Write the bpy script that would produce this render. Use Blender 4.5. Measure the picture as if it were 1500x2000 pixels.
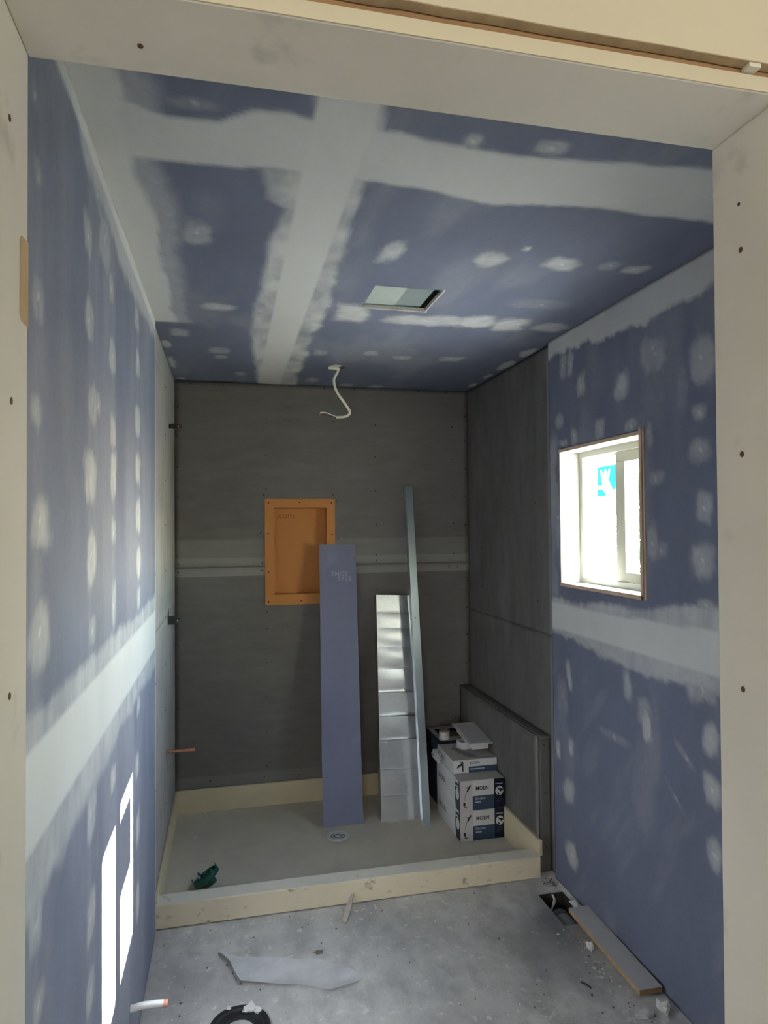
import bpy, bmesh, math, random
import numpy as np
from mathutils import Matrix, Vector

for o in list(bpy.data.objects):
    bpy.data.objects.remove(o, do_unlink=True)
scene = bpy.context.scene
COL = scene.collection
random.seed(7)

# ---------------------------------------------------------------- camera
CAM_Z, YAW, PITCH, ROLL, FPX = 1.597, 0.2277, 0.0221, 0.0087, 1318.0
cam_data = bpy.data.cameras.new('camera')
cam = bpy.data.objects.new('camera', cam_data)
COL.objects.link(cam)
fw = Vector((math.sin(YAW) * math.cos(PITCH), math.cos(YAW) * math.cos(PITCH), math.sin(PITCH)))
rt = Vector((math.cos(YAW), -math.sin(YAW), 0))
up = rt.cross(fw)
R_ = math.cos(ROLL) * rt - math.sin(ROLL) * up
U_ = math.cos(ROLL) * up + math.sin(ROLL) * rt
cam.matrix_world = Matrix(((R_.x, U_.x, -fw.x, 0), (R_.y, U_.y, -fw.y, 0), (R_.z, U_.z, -fw.z, CAM_Z), (0, 0, 0, 1)))
cam_data.sensor_fit = 'VERTICAL'
cam_data.sensor_height = 36.0
cam_data.lens = FPX / 2000.0 * 36.0
cam_data.clip_start = 0.02
scene.camera = cam

# ---------------------------------------------------------------- sky, sun, lamps, exposure
SUN_DIR = Vector((1.0, 0.285, 0.555)).normalized()      # towards the sun
world = bpy.data.worlds.new('sky')
scene.world = world
world.use_nodes = True
wn = world.node_tree.nodes
wl = world.node_tree.links
bg = wn['Background']
sky = wn.new('ShaderNodeTexSky')
sky.sky_type = 'NISHITA'
sky.sun_disc = False
sky.sun_elevation = math.asin(SUN_DIR.z)
sky.sun_rotation = math.atan2(SUN_DIR.x, SUN_DIR.y)
sky.air_density = 1.0
sky.dust_density = 0.3
haze = wn.new('ShaderNodeHueSaturation')      # thin summer haze takes the blue down
haze.inputs['Saturation'].default_value = 0.6
wl.new(sky.outputs[0], haze.inputs['Color'])
wl.new(haze.outputs[0], bg.inputs[0])
bg.inputs[1].default_value = 10.0

sd = bpy.data.lights.new('sun', 'SUN')
sd.energy = 230.0
sd.angle = math.radians(0.6)
sd.color = (1.0, 0.95, 0.87)
so = bpy.data.objects.new('sun', sd)
COL.objects.link(so)
so.rotation_euler = SUN_DIR.to_track_quat('Z', 'Y').to_euler()
so.location = SUN_DIR * 12

# added soft area lights behind the camera, standing in for the adjoining room's daylight
ad = bpy.data.lights.new('hall_fill_light', 'AREA')
ad.shape = 'RECTANGLE'
ad.size = 1.5
ad.size_y = 1.3
ad.energy = 50.0
ad.color = (1.0, 0.975, 0.92)
ao = bpy.data.objects.new('hall_fill_light', ad)
COL.objects.link(ao)
ao.location = (2.4, -3.45, 1.45)
ao.rotation_euler = (math.radians(90), 0, 0)

# second added area light, further left, to brighten the cartons and right wall
ao2 = bpy.data.objects.new('hall_second_fill', ad)
COL.objects.link(ao2)
ao2.location = (-1.1, -3.45, 1.45)
ao2.rotation_euler = (math.radians(90), 0, 0)

# portal that helps the renderer find the sky through the bathroom window
pd = bpy.data.lights.new('window_portal', 'AREA')
pd.shape = 'RECTANGLE'
pd.size = 0.56
pd.size_y = 0.66
pd.cycles.is_portal = True
po = bpy.data.objects.new('window_portal', pd)
COL.objects.link(po)
po.location = (1.612, 2.43, 1.635)
po.rotation_euler = (0, math.radians(90), 0)

scene.view_settings.view_transform = 'Standard'
scene.view_settings.look = 'None'
scene.view_settings.exposure = 0.03
scene.view_settings.gamma = 1.0
scene.view_settings.use_curve_mapping = False
scene.cycles.use_denoising = True
scene.cycles.max_bounces = 10
scene.cycles.diffuse_bounces = 7
scene.cycles.transparent_max_bounces = 12
scene.cycles.sample_clamp_indirect = 60.0

# ---------------------------------------------------------------- dimensions (metres; the camera stands over x = y = 0)
XL, XR = -0.283, 1.442            # blue side walls of the bathroom
XL2, XR2 = -0.291, 1.4585         # cement board side walls of the shower
YB, YF = 3.971, 2.853             # shower back wall, front of the shower
ZC = 2.44                         # ceiling
YH0, YH1, ZH = 0.642, 0.757, 2.089  # doorway: near face, far face, height
DL, DR = -0.2005, 0.618           # doorway reveals
WY0, WY1, WZ0, WZ1 = 2.127, 2.742, 1.330, 1.934   # window opening in the right wall
PZ = 0.006                        # top of the shower pan floor

# ---------------------------------------------------------------- noise for hand-made masks
def vnoise(U, V, su, sv, seed):
    rng = np.random.RandomState(seed)
    lat = rng.rand(256, 256)
    x, y = U * su + 37.3, V * sv + 11.7
    xi, yi = np.floor(x).astype(int), np.floor(y).astype(int)
    fx, fy = x - xi, y - yi
    fx, fy = fx * fx * (3 - 2 * fx), fy * fy * (3 - 2 * fy)
    g = lambda a, b: lat[a % 256, b % 256]
    return (g(xi, yi) * (1 - fx) + g(xi + 1, yi) * fx) * (1 - fy) + (g(xi, yi + 1) * (1 - fx) + g(xi + 1, yi + 1) * fx) * fy

def fbm(U, V, su, sv, seed, n=3):
    t, a, s = 0, 0.5, 0
    for k in range(n):
        t = t + a * vnoise(U, V, su * 2 ** k, sv * 2 ** k, seed + k)
        s += a
        a *= 0.55
    return t / s - 0.5

def sm(a, b, x):
    t = np.clip((x - a) / (b - a), 0, 1)
    return t * t * (3 - 2 * t)

def band(V, lo, hi, fl, fh):
    return sm(lo - fl, lo, V) * (1 - sm(hi, hi + fh, V))

def spots(U, V, L, seed, streak=(1, 1)):
    m = np.zeros_like(U)
    for k, (cu, cv, ru, rv, st, tilt) in enumerate(L):
        du, dv = U - cu, V - cv
        du, dv = du * math.cos(tilt) + dv * math.sin(tilt), -du * math.sin(tilt) + dv * math.cos(tilt)
        ru2, rv2 = ru * 1.05, rv * 1.05
        sel = (np.abs(du) < ru2 * 2.2) & (np.abs(dv) < rv2 * 2.2)
        if not sel.any():
            continue
        a, b = du[sel] / ru2, dv[sel] / rv2
        nz = fbm(U[sel], V[sel], 13, 13, seed + 3 * k) * 0.75 + fbm(U[sel], V[sel], 60 * streak[0], 60 * streak[1], seed + 7 * k) * 0.30
        ex = 2.2 + 1.6 * ((k * 0.618) % 1)
        d = (np.abs(a) ** ex + np.abs(b) ** ex) ** (1 / ex) + nz
        v = (1 - sm(0.50, 1.15, d)) * st * (0.82 + 0.5 * fbm(U[sel], V[sel], 30 * streak[0], 30 * streak[1], seed + 91 + k))
        core = (1 - sm(0.004, 0.011, np.hypot(U[sel] - cu, V[sel] - cv))) * min(1, st + 0.35)
        m[sel] = np.maximum(m[sel], np.maximum(v, core))
    return m

# ---------------------------------------------------------------- mesh helpers
class MB:
    def __init__(self):
        self.v, self.f = [], []
    def add(self, vs, fs, M=None):
        n = len(self.v)
        self.v += [tuple(M @ Vector(p)) if M is not None else tuple(p) for p in vs]
        self.f += [tuple(i + n for i in f) for f in fs]
        return self
    def box(self, x0, x1, y0, y1, z0, z1, M=None):
        vs = [(x, y, z) for z in (z0, z1) for y in (y0, y1) for x in (x0, x1)]
        fs = [(0, 2, 3, 1), (4, 5, 7, 6), (0, 1, 5, 4), (2, 6, 7, 3), (0, 4, 6, 2), (1, 3, 7, 5)]
        return self.add(vs, fs, M)
    def prism(self, poly, h0, h1, axis='z', M=None):
        n = len(poly)
        def P(p, h):
            return {'z': (p[0], p[1], h), 'y': (p[0], h, p[1]), 'x': (h, p[0], p[1])}[axis]
        vs = [P(p, h0) for p in poly] + [P(p, h1) for p in poly]
        fs = [tuple(range(n))[::-1], tuple(range(n, 2 * n))]
        fs += [(i, (i + 1) % n, n + (i + 1) % n, n + i) for i in range(n)]
        return self.add(vs, fs, M)
    def lathe(self, prof, n=32, M=None, a0=0.0, a1=2 * math.pi):
        """prof: closed loop of (r, z); swept round z"""
        full = abs(a1 - a0 - 2 * math.pi) < 1e-6
        k = n if full else n + 1
        m = len(prof)
        vs = []
        for i in range(k):
            a = a0 + (a1 - a0) * i / n
            vs += [(r * math.cos(a), r * math.sin(a), z) for r, z in prof]
        fs = []
        for i in range(n):
            j = (i + 1) % k
            for q in range(m):
                w = (q + 1) % m
                fs.append((i * m + q, j * m + q, j * m + w, i * m + w))
        if not full:
            fs.append(tuple(range(m)))
            fs.append(tuple(range((k - 1) * m, k * m))[::-1])
        return self.add(vs, fs, M)
    def tube(self, pts, r, n=10, M=None, flat=1.0):
        pts = [Vector(p) for p in pts]
        vs, fs = [], []
        ref = None
        for i, p in enumerate(pts):
            t = (pts[min(i + 1, len(pts) - 1)] - pts[max(i - 1, 0)]).normalized()
            if ref is None:
                ref = Vector((0, 1, 0)) if abs(t.y) < 0.9 else Vector((1, 0, 0))
            b = t.cross(ref).normalized()
            ref = b.cross(t).normalized()
            rr = r[i] if isinstance(r, (list, tuple)) else r
            for k in range(n):
                a = 2 * math.pi * k / n
                vs.append(tuple(p + b * math.cos(a) * rr + ref * math.sin(a) * rr * flat))
        for i in range(len(pts) - 1):
            for k in range(n):
                l = (k + 1) % n
                fs.append((i * n + k, i * n + l, (i + 1) * n + l, (i + 1) * n + k))
        fs.append(tuple(range(n))[::-1])
        fs.append(tuple(range((len(pts) - 1) * n, len(pts) * n)))
        return self.add(vs, fs, M)
    def obj(self, name, m, parent=None, smooth=False, bevel=0.0, seg=2):
        me = bpy.data.meshes.new(name)
        bm = bmesh.new()
        bv = [bm.verts.new(p) for p in self.v]
        for f in self.f:
            try:
                bm.faces.new([bv[i] for i in f])
            except ValueError:
                pass
        bmesh.ops.recalc_face_normals(bm, faces=bm.faces)
        if bevel:
            bmesh.ops.bevel(bm, geom=[e for e in bm.edges if len(e.link_faces) == 2 and e.calc_face_angle() > 0.6],
                            offset=bevel, segments=seg, profile=0.5, affect='EDGES')
        bm.to_mesh(me)
        bm.free()
        me.materials.append(m)
        if smooth:
            for p in me.polygons:
                p.use_smooth = True
            try:
                me.set_sharp_from_angle(angle=math.radians(40))
            except Exception:
                pass
        o = bpy.data.objects.new(name, me)
        COL.objects.link(o)
        if parent is not None:
            o.parent = parent
        return o

def tag(o, label, cat, group=None, kind=None):
    o['label'] = label
    o['category'] = cat
    if group:
        o['group'] = group
    if kind:
        o['kind'] = kind
    return o

def thing(name, label, cat, loc=(0, 0, 0), M=None, group=None):
    o = bpy.data.objects.new(name, None)
    o.empty_display_size = 0.05
    COL.objects.link(o)
    o.matrix_world = M if M is not None else Matrix.Translation(loc)
    return tag(o, label, cat, group)

def struct(o):
    o['kind'] = 'structure'
    return o

def frame(p0, ux, uz):
    """local x along ux, z along uz (kept), y = z cross x"""
    z = Vector(uz).normalized()
    x = Vector(ux)
    x = (x - z * x.dot(z)).normalized()
    y = z.cross(x)
    return Matrix(((x.x, y.x, z.x, p0[0]), (x.y, y.y, z.y, p0[1]), (x.z, y.z, z.z, p0[2]), (0, 0, 0, 1)))

def axis_lines(a, b, step, extra=()):
    n = max(1, int(round((b - a) / step)))
    L = list(np.linspace(a, b, n + 1)) + [e for e in extra if a < e < b]
    L = sorted(L)
    out = [L[0]]
    for t in L[1:]:
        if t - out[-1] > 1e-5:
            out.append(t)
        elif t in extra:
            out[-1] = t
    # drop grid lines crowding an extra line
    ex = set(extra)
    res = [out[0]]
    for i in range(1, len(out) - 1):
        if out[i] in ex or all(abs(out[i] - e) > step * 0.3 for e in ex):
            res.append(out[i])
    res.append(out[-1])
    return res

def slab(name, to3, us, vs, depth, m, holes=(), mask=None, parent=None, extra_back=True):
    """a sheet on the (u, v) grid with real thickness: to3(u, v, d) -> xyz; holes = (u0, u1, v0, v1) rectangles on grid lines;
    mask(U, V) -> the point attribute 'coat'"""
    us, vs = np.array(us), np.array(vs)
    nu, nv = len(us), len(vs)
    U, V = np.meshgrid(us, vs, indexing='ij')
    solid = np.ones((nu - 1, nv - 1), bool)
    cu, cv = (us[:-1] + us[1:]) / 2, (vs[:-1] + vs[1:]) / 2
    for a, b, c, d in holes:
        solid &= ~(((cu > a) & (cu < b))[:, None] & ((cv > c) & (cv < d))[None, :])
    P = [to3(U.ravel(), V.ravel(), 0.0), to3(U.ravel(), V.ravel(), depth)]
    pts = np.concatenate([np.stack([np.broadcast_to(c, U.size) for c in p], 1) for p in P])
    N = U.size
    idx = np.arange(N).reshape(nu, nv)
    a, b, c, d = idx[:-1, :-1][solid], idx[1:, :-1][solid], idx[1:, 1:][solid], idx[:-1, 1:][solid]
    quads = [np.stack([a, b, c, d], 1), np.stack([d, c, b, a], 1) + N]
    pad = np.zeros((nu + 1, nv + 1), bool)
    pad[1:-1, 1:-1] = solid
    # edges along v (between cells i-1 and i)
    e = pad[:-1, 1:-1] != pad[1:, 1:-1]
    ii, jj = np.nonzero(e)
    p, q = idx[ii, jj], idx[ii, jj + 1]
    quads.append(np.stack([p, q, q + N, p + N], 1))
    e = pad[1:-1, :-1] != pad[1:-1, 1:]
    ii, jj = np.nonzero(e)
    p, q = idx[ii, jj], idx[ii + 1, jj]
    quads.append(np.stack([p, q, q + N, p + N], 1))
    F = np.concatenate(quads)
    me = bpy.data.meshes.new(name)
    me.vertices.add(len(pts))
    me.vertices.foreach_set('co', pts.astype(np.float32).ravel())
    me.loops.add(F.size)
    me.loops.foreach_set('vertex_index', F.astype(np.int32).ravel())
    me.polygons.add(len(F))
    me.polygons.foreach_set('loop_start', (np.arange(len(F)) * 4).astype(np.int32))
    me.update(calc_edges=True)
    at = me.attributes.new('coat', 'FLOAT', 'POINT')
    val = mask(U, V).ravel() if mask is not None else np.zeros(N)
    at.data.foreach_set('value', np.concatenate([val, val]).astype(np.float32))
    # drop the vertices inside holes, make the sides face outwards
    bm = bmesh.new()
    bm.from_mesh(me)
    bmesh.ops.delete(bm, geom=[v for v in bm.verts if not v.link_faces], context='VERTS')
    bmesh.ops.recalc_face_normals(bm, faces=bm.faces)
    bm.to_mesh(me)
    bm.free()
    me.materials.append(m)
    o = bpy.data.objects.new(name, me)
    COL.objects.link(o)
    if parent is not None:
        o.parent = parent
    return o

# ---------------------------------------------------------------- materials
def base_mat(name, rough=0.7, metal=0.0, spec=0.3):
    m = bpy.data.materials.new(name)
    m.use_nodes = True
    b = m.node_tree.nodes['Principled BSDF']
    b.inputs['Roughness'].default_value = rough
    b.inputs['Metallic'].default_value = metal
    b.inputs['Specular IOR Level'].default_value = spec
    return m, m.node_tree.nodes, m.node_tree.links, b

def mixc(N, L, fac, c1, c2, mode='MIX'):
    x = N.new('ShaderNodeMix')
    x.data_type = 'RGBA'
    x.blend_type = mode
    for k, v in (('Factor', fac), ('A', c1), ('B', c2)):
        s = [i for i in x.inputs if i.name == k and i.enabled][0] if k == 'Factor' else [i for i in x.inputs if i.name == k and i.type == 'RGBA'][0]
        if hasattr(v, 'is_output'):
            L.new(v, s)
        elif k == 'Factor':
            s.default_value = v
        else:
            s.default_value = (*v, 1)
    return [o for o in x.outputs if o.type == 'RGBA'][0]

def noise(N, L, scale, detail=4, rough=0.6, stretch=None, coord='Object'):
    tc = N.new('ShaderNodeTexCoord')
    n = N.new('ShaderNodeTexNoise')
    n.inputs['Scale'].default_value = scale
    n.inputs['Detail'].default_value = detail
    n.inputs['Roughness'].default_value = rough
    if stretch:
        mp = N.new('ShaderNodeMapping')
        mp.inputs['Scale'].default_value = stretch
        L.new(tc.outputs[coord], mp.inputs[0])
        L.new(mp.outputs[0], n.inputs['Vector'])
    else:
        L.new(tc.outputs[coord], n.inputs['Vector'])
    return n.outputs[0]

def remap(N, L, s, a, b, c, d):
    r = N.new('ShaderNodeMapRange')
    r.inputs[1].default_value, r.inputs[2].default_value = a, b
    r.inputs[3].default_value, r.inputs[4].default_value = c, d
    L.new(s, r.inputs[0])
    return r.outputs[0]

def bump(N, L, b, h, dist, strength=0.5):
    n = N.new('ShaderNodeBump')
    n.inputs['Strength'].default_value = strength
    n.inputs['Distance'].default_value = dist
    L.new(h, n.inputs['Height'])
    L.new(n.outputs[0], b.inputs['Normal'])

def simple(name, col, rough=0.7, metal=0.0, vary=0.12, scale=14, spec=0.3, bmp=0.0, stretch=None):
    m, N, L, b = base_mat(name, rough, metal, spec)
    n = noise(N, L, scale, 5, 0.62, stretch)
    f = remap(N, L, n, 0.25, 0.75, 0, 1)
    lo = tuple(c * (1 - vary) for c in col)
    hi = tuple(min(1, c * (1 + vary)) for c in col)
    L.new(mixc(N, L, f, lo, hi), b.inputs['Base Color'])
    if bmp:
        bump(N, L, b, n, bmp)
    return m

MUD = (0.66, 0.66, 0.645)
BLUE = (0.165, 0.182, 0.258)

def drywall_mat(name, stretch):
    m, N, L, b = base_mat(name, 0.75, 0, 0.25)
    at = N.new('ShaderNodeAttribute')
    at.attribute_name = 'coat'
    n1 = noise(N, L, 3.0, 5, 0.6, stretch)
    n2 = noise(N, L, 150.0, 2, 0.5)
    n3 = noise(N, L, 34.0, 4, 0.65, stretch)
    paper = mixc(N, L, remap(N, L, n1, 0.3, 0.7, 0, 1), tuple(c * 0.88 for c in BLUE), tuple(c * 1.12 for c in BLUE))
    paper = mixc(N, L, remap(N, L, n2, 0.3, 0.7, 0, 0.10), paper, (0.32, 0.33, 0.45))
    # the trowelled edge breaks up where the coat is thin
    edge = N.new('ShaderNodeMath'); edge.operation = 'MULTIPLY_ADD'
    L.new(remap(N, L, n3, 0.25, 0.75, -0.09, 0.09), edge.inputs[0])
    thin = N.new('ShaderNodeMath'); thin.operation = 'MULTIPLY'
    inv = N.new('ShaderNodeMath'); inv.operation = 'SUBTRACT'; inv.inputs[0].default_value = 1.0
    L.new(at.outputs['Fac'], inv.inputs[1])
    L.new(at.outputs['Fac'], thin.inputs[0]); L.new(inv.outputs[0], thin.inputs[1])
    four = N.new('ShaderNodeMath'); four.operation = 'MULTIPLY'; four.inputs[1].default_value = 4.0
    L.new(thin.outputs[0], four.inputs[0])
    L.new(four.outputs[0], edge.inputs[1])
    L.new(at.outputs['Fac'], edge.inputs[2])
    edge.use_clamp = True
    mud = mixc(N, L, remap(N, L, n1, 0.3, 0.7, 0, 1), tuple(c * 0.95 for c in MUD), tuple(c * 1.04 for c in MUD))
    L.new(mixc(N, L, edge.outputs[0], paper, mud), b.inputs['Base Color'])
    bump(N, L, b, edge.outputs[0], 0.0012, 0.4)
    return m

M_wall_l = drywall_mat('blue_drywall_left', (1, 1.3, 0.7))
M_wall_r = drywall_mat('blue_drywall_right', (1, 1.2, 0.7))
M_ceil = drywall_mat('blue_drywall_ceiling', (1.4, 0.7, 1))

def cement_mat(name, stretch, col=(0.140, 0.135, 0.128), edge=(0.36, 0.353, 0.335), contrast=1.0):
    m, N, L, b = base_mat(name, 0.85, 0, 0.2)
    at = N.new('ShaderNodeAttribute')
    at.attribute_name = 'coat'
    n1 = noise(N, L, 5.0, 6, 0.65, stretch)
    n2 = noise(N, L, 2.0, 3, 0.6)
    c = mixc(N, L, remap(N, L, n1, 0.28, 0.72, 0, 1), tuple(x * (1 - 0.2 * contrast) for x in col), tuple(x * (1 + 0.22 * contrast) for x in col))
    n3 = noise(N, L, 45.0, 4, 0.7)
    c = mixc(N, L, remap(N, L, n3, 0.3, 0.7, 0, 0.35), c, tuple(x * 0.82 for x in col))
    c = mixc(N, L, remap(N, L, n2, 0.35, 0.75, 0, 0.35), c, tuple(x * 1.35 for x in col))
    L.new(mixc(N, L, at.outputs['Fac'], c, edge), b.inputs['Base Color'])
    bump(N, L, b, n1, 0.0008, 0.5)
    return m

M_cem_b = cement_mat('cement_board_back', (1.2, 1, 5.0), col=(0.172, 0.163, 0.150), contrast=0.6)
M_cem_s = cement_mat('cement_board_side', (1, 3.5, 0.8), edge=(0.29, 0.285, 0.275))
M_cem_l = cement_mat('cement_board_left_lit', (1, 2.5, 1.0), col=(0.36, 0.348, 0.322), edge=(0.50, 0.495, 0.45))  # left boards paler: window light painted into their base colour

def concrete_mat():
    m, N, L, b = base_mat('slab_concrete', 0.55, 0, 0.35)
    n1 = noise(N, L, 2.3, 6, 0.62)
    n2 = noise(N, L, 9.0, 6, 0.7, (1, 0.6, 1))
    n3 = noise(N, L, 70.0, 3, 0.6)
    n4 = noise(N, L, 24.0, 3, 0.55)
    c = mixc(N, L, remap(N, L, n1, 0.3, 0.7, 0, 1), (0.43, 0.425, 0.415), (0.70, 0.685, 0.66))
    c = mixc(N, L, remap(N, L, n2, 0.44, 0.66, 0, 0.75), c, (0.35, 0.355, 0.355))
    c = mixc(N, L, remap(N, L, n3, 0.62, 0.74, 0, 0.5), c, (0.17, 0.17, 0.165))
    c = mixc(N, L, remap(N, L, n4, 0.62, 0.70, 0, 0.75), c, (0.74, 0.73, 0.71))
    L.new(c, b.inputs['Base Color'])
    bump(N, L, b, n2, 0.001, 0.4)
    return m
M_floor = concrete_mat()
M_pitsoil = simple('dark_soil', (0.055, 0.05, 0.045), 0.9, vary=0.4, scale=30)

def marked_mat(name, col, mark, rough=0.6, lo=0.66, hi=0.76, amt=0.8, scale=16, vary=0.06, stretch=None):
    """an even paint with a few dirt marks"""
    m, N, L, b = base_mat(name, rough, 0, 0.3)
    n1 = noise(N, L, 3.0, 4, 0.6)
    n2 = noise(N, L, scale, 4, 0.55, stretch)
    c = mixc(N, L, remap(N, L, n1, 0.3, 0.7, 0, 1), tuple(x * (1 - vary) for x in col), tuple(min(1, x * (1 + vary)) for x in col))
    c = mixc(N, L, remap(N, L, n2, lo, hi, 0, amt), c, mark)
    L.new(c, b.inputs['Base Color'])
    return m

M_jamb = marked_mat('primed_jamb', (0.66, 0.640, 0.580), (0.30, 0.29, 0.26), 0.55, 0.64, 0.78, 0.5, 11)
M_hall = simple('cream_hall_paint', (0.60, 0.545, 0.42), 0.6, vary=0.04, scale=3)
M_hallw = simple('hall_off_white', (0.72, 0.68, 0.58), 0.7, vary=0.03, scale=3)
M_cream_edge = simple('cream_board_edge', (0.62, 0.565, 0.43), 0.5, vary=0.03, scale=8)
M_rawwood = simple('raw_wood', (0.36, 0.22, 0.11), 0.75, vary=0.35, scale=9, stretch=(0.6, 6, 12), bmp=0.001)
M_mdf = simple('raw_mdf_edge', (0.40, 0.255, 0.145), 0.8, vary=0.15, scale=40)
M_wedge = simple('raw_casing_edge', (0.60, 0.45, 0.33), 0.8, vary=0.12, scale=40)
M_palewood = simple('pale_pine', (0.47, 0.34, 0.20), 0.65, vary=0.2, scale=10, stretch=(4, 4, 0.5))
M_white = simple('white_paint', (0.44, 0.435, 0.41), 0.45, vary=0.03, scale=6)
M_vinyl = simple('almond_vinyl', (0.58, 0.565, 0.48), 0.35, vary=0.02, scale=6, spec=0.5)
M_pan = marked_mat('cream_pan_coating', (0.74, 0.655, 0.49), (0.20, 0.15, 0.09), 0.6, 0.60, 0.70, 0.6, 17, 0.07, (1, 1, 1.6))
M_panin = simple('cream_pan_inner', (0.68, 0.59, 0.41), 0.6, vary=0.07, scale=5)
M_pantop = marked_mat('dusty_curb_top', (0.76, 0.725, 0.64), (0.30, 0.27, 0.23), 0.7, 0.62, 0.72, 0.6, 22, 0.06)
M_panfloor = marked_mat('dusty_pan_floor', (0.57, 0.53, 0.455), (0.70, 0.67, 0.61), 0.75, 0.64, 0.80, 0.6, 11, 0.10)
M_orange = simple('orange_membrane', (0.56, 0.24, 0.07), 0.65, vary=0.06, scale=120)
M_dark = simple('dark_screw', (0.03, 0.027, 0.024), 0.5, vary=0.1)
M_rust = simple('rusty_screw', (0.10, 0.055, 0.03), 0.6, vary=0.3)
M_black = simple('black_plastic', (0.022, 0.022, 0.024), 0.4, vary=0.2, spec=0.5)
M_green = simple('green_plastic', (0.008, 0.085, 0.065), 0.28, vary=0.15, spec=0.6)
M_copper = simple('copper', (0.62, 0.30, 0.20), 0.4, metal=0.9, vary=0.15, scale=30)
M_pex = simple('white_pex', (0.78, 0.80, 0.80), 0.35, vary=0.02, spec=0.5)
M_crimp = simple('copper_crimp', (0.72, 0.36, 0.27), 0.45, metal=0.6, vary=0.15)
M_cable = simple('ivory_cable', (0.74, 0.71, 0.60), 0.45, vary=0.05)
M_plank = marked_mat('blue_drywall_strip', (0.21, 0.220, 0.325), (0.30, 0.30, 0.45), 0.75, 0.6, 0.8, 0.4, 6, 0.07)
M_gyp = simple('gypsum_core', (0.62, 0.60, 0.55), 0.85, vary=0.1, scale=40)
M_pvc = simple('grey_pvc', (0.30, 0.32, 0.32), 0.5, vary=0.08)
M_dirt = simple('rubble_dirt', (0.20, 0.18, 0.15), 0.95, vary=0.4, scale=40, bmp=0.004)
M_plaster = simple('plaster_chip', (0.70, 0.69, 0.66), 0.85, vary=0.1, scale=30)
M_steelgrey = simple('drain_steel', (0.66, 0.67, 0.66), 0.45, metal=0.25, vary=0.08, scale=25)
M_ventmetal = simple('vent_galvanised', (0.25, 0.30, 0.30), 0.5, metal=0.1, vary=0.1, scale=8)
M_ventwood = simple('vent_blocking', (0.44, 0.49, 0.46), 0.8, vary=0.06)
M_ctop = simple('carton_grey', (0.46, 0.44, 0.42), 0.6, vary=0.05, scale=10)
M_cwhite = simple('carton_white', (0.66, 0.66, 0.66), 0.5, vary=0.03, scale=10)
M_cpale = simple('carton_pale_grey', (0.56, 0.54, 0.54), 0.55, vary=0.04, scale=8)
M_cblue = simple('carton_blue', (0.045, 0.075, 0.125), 0.5, vary=0.06)
M_cnavy = simple('carton_navy', (0.010, 0.012, 0.030), 0.45, vary=0.1)
M_ink = simple('ink_dark', (0.03, 0.03, 0.035), 0.6, vary=0.05)
M_inkgrey = simple('ink_grey', (0.22, 0.22, 0.23), 0.6, vary=0.05)
M_inklight = simple('ink_light', (0.42, 0.46, 0.52), 0.6, vary=0.05)
M_inkdim = simple('ink_dim', (0.10, 0.11, 0.14), 0.6, vary=0.05)
M_kraft = simple('kraft_inside', (0.30, 0.21, 0.14), 0.8, vary=0.1)
M_wplastic = simple('white_plastic', (0.62, 0.61, 0.62), 0.35, vary=0.02, spec=0.5)

def galv(name, col, rough=0.34):
    m, N, L, b = base_mat(name, rough, 1.0, 0.5)
    n1 = noise(N, L, 40, 2, 0.5)
    n2 = noise(N, L, 4, 2, 0.5)
    c = mixc(N, L, remap(N, L, n1, 0.3, 0.7, 0, 1), tuple(x * 0.96 for x in col), tuple(min(1, x * 1.03) for x in col))
    L.new(c, b.inputs['Base Color'])
    L.new(remap(N, L, n1, 0.3, 0.7, rough - 0.02, rough + 0.03), b.inputs['Roughness'])
    bump(N, L, b, n2, 0.004, 0.2)
    return m
M_galv = galv('galvanised_sheet', (0.72, 0.74, 0.77), 0.36)
M_stud = galv('galvanised_stud', (0.60, 0.68, 0.74), 0.42)

def film_mat(name, col, trans, rough=0.5):
    m = bpy.data.materials.new(name)
    m.use_nodes = True
    N, L = m.node_tree.nodes, m.node_tree.links
    b = N['Principled BSDF']
    b.inputs['Base Color'].default_value = (*col, 1)
    b.inputs['Roughness'].default_value = rough
    t = N.new('ShaderNodeBsdfTransparent')
    x = N.new('ShaderNodeMixShader')
    n = noise(N, L, 8, 4, 0.6)
    L.new(remap(N, L, n, 0.3, 0.7, trans - 0.12, trans + 0.12), x.inputs[0])
    L.new(b.outputs[0], x.inputs[1])
    L.new(t.outputs[0], x.inputs[2])
    L.new(x.outputs[0], N['Material Output'].inputs[0])
    return m
M_film = film_mat('frosted_film', (0.78, 0.785, 0.80), 0.2, 0.35)
M_bag = film_mat('clear_plastic_bag', (0.66, 0.68, 0.72), 0.45, 0.15)

def glass_mat():
    m = bpy.data.materials.new('window_glass')
    m.use_nodes = True
    N, L = m.node_tree.nodes, m.node_tree.links
    N.remove(N['Principled BSDF'])
    t = N.new('ShaderNodeBsdfTransparent')
    t.inputs[0].default_value = (0.93, 0.96, 0.94, 1)
    g = N.new('ShaderNodeBsdfGlossy')
    g.inputs['Roughness'].default_value = 0.02
    x = N.new('ShaderNodeMixShader')
    x.inputs[0].default_value = 0.06
    L.new(t.outputs[0], x.inputs[1])
    L.new(g.outputs[0], x.inputs[2])
    L.new(x.outputs[0], N['Material Output'].inputs[0])
    return m
M_glass = glass_mat()

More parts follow.
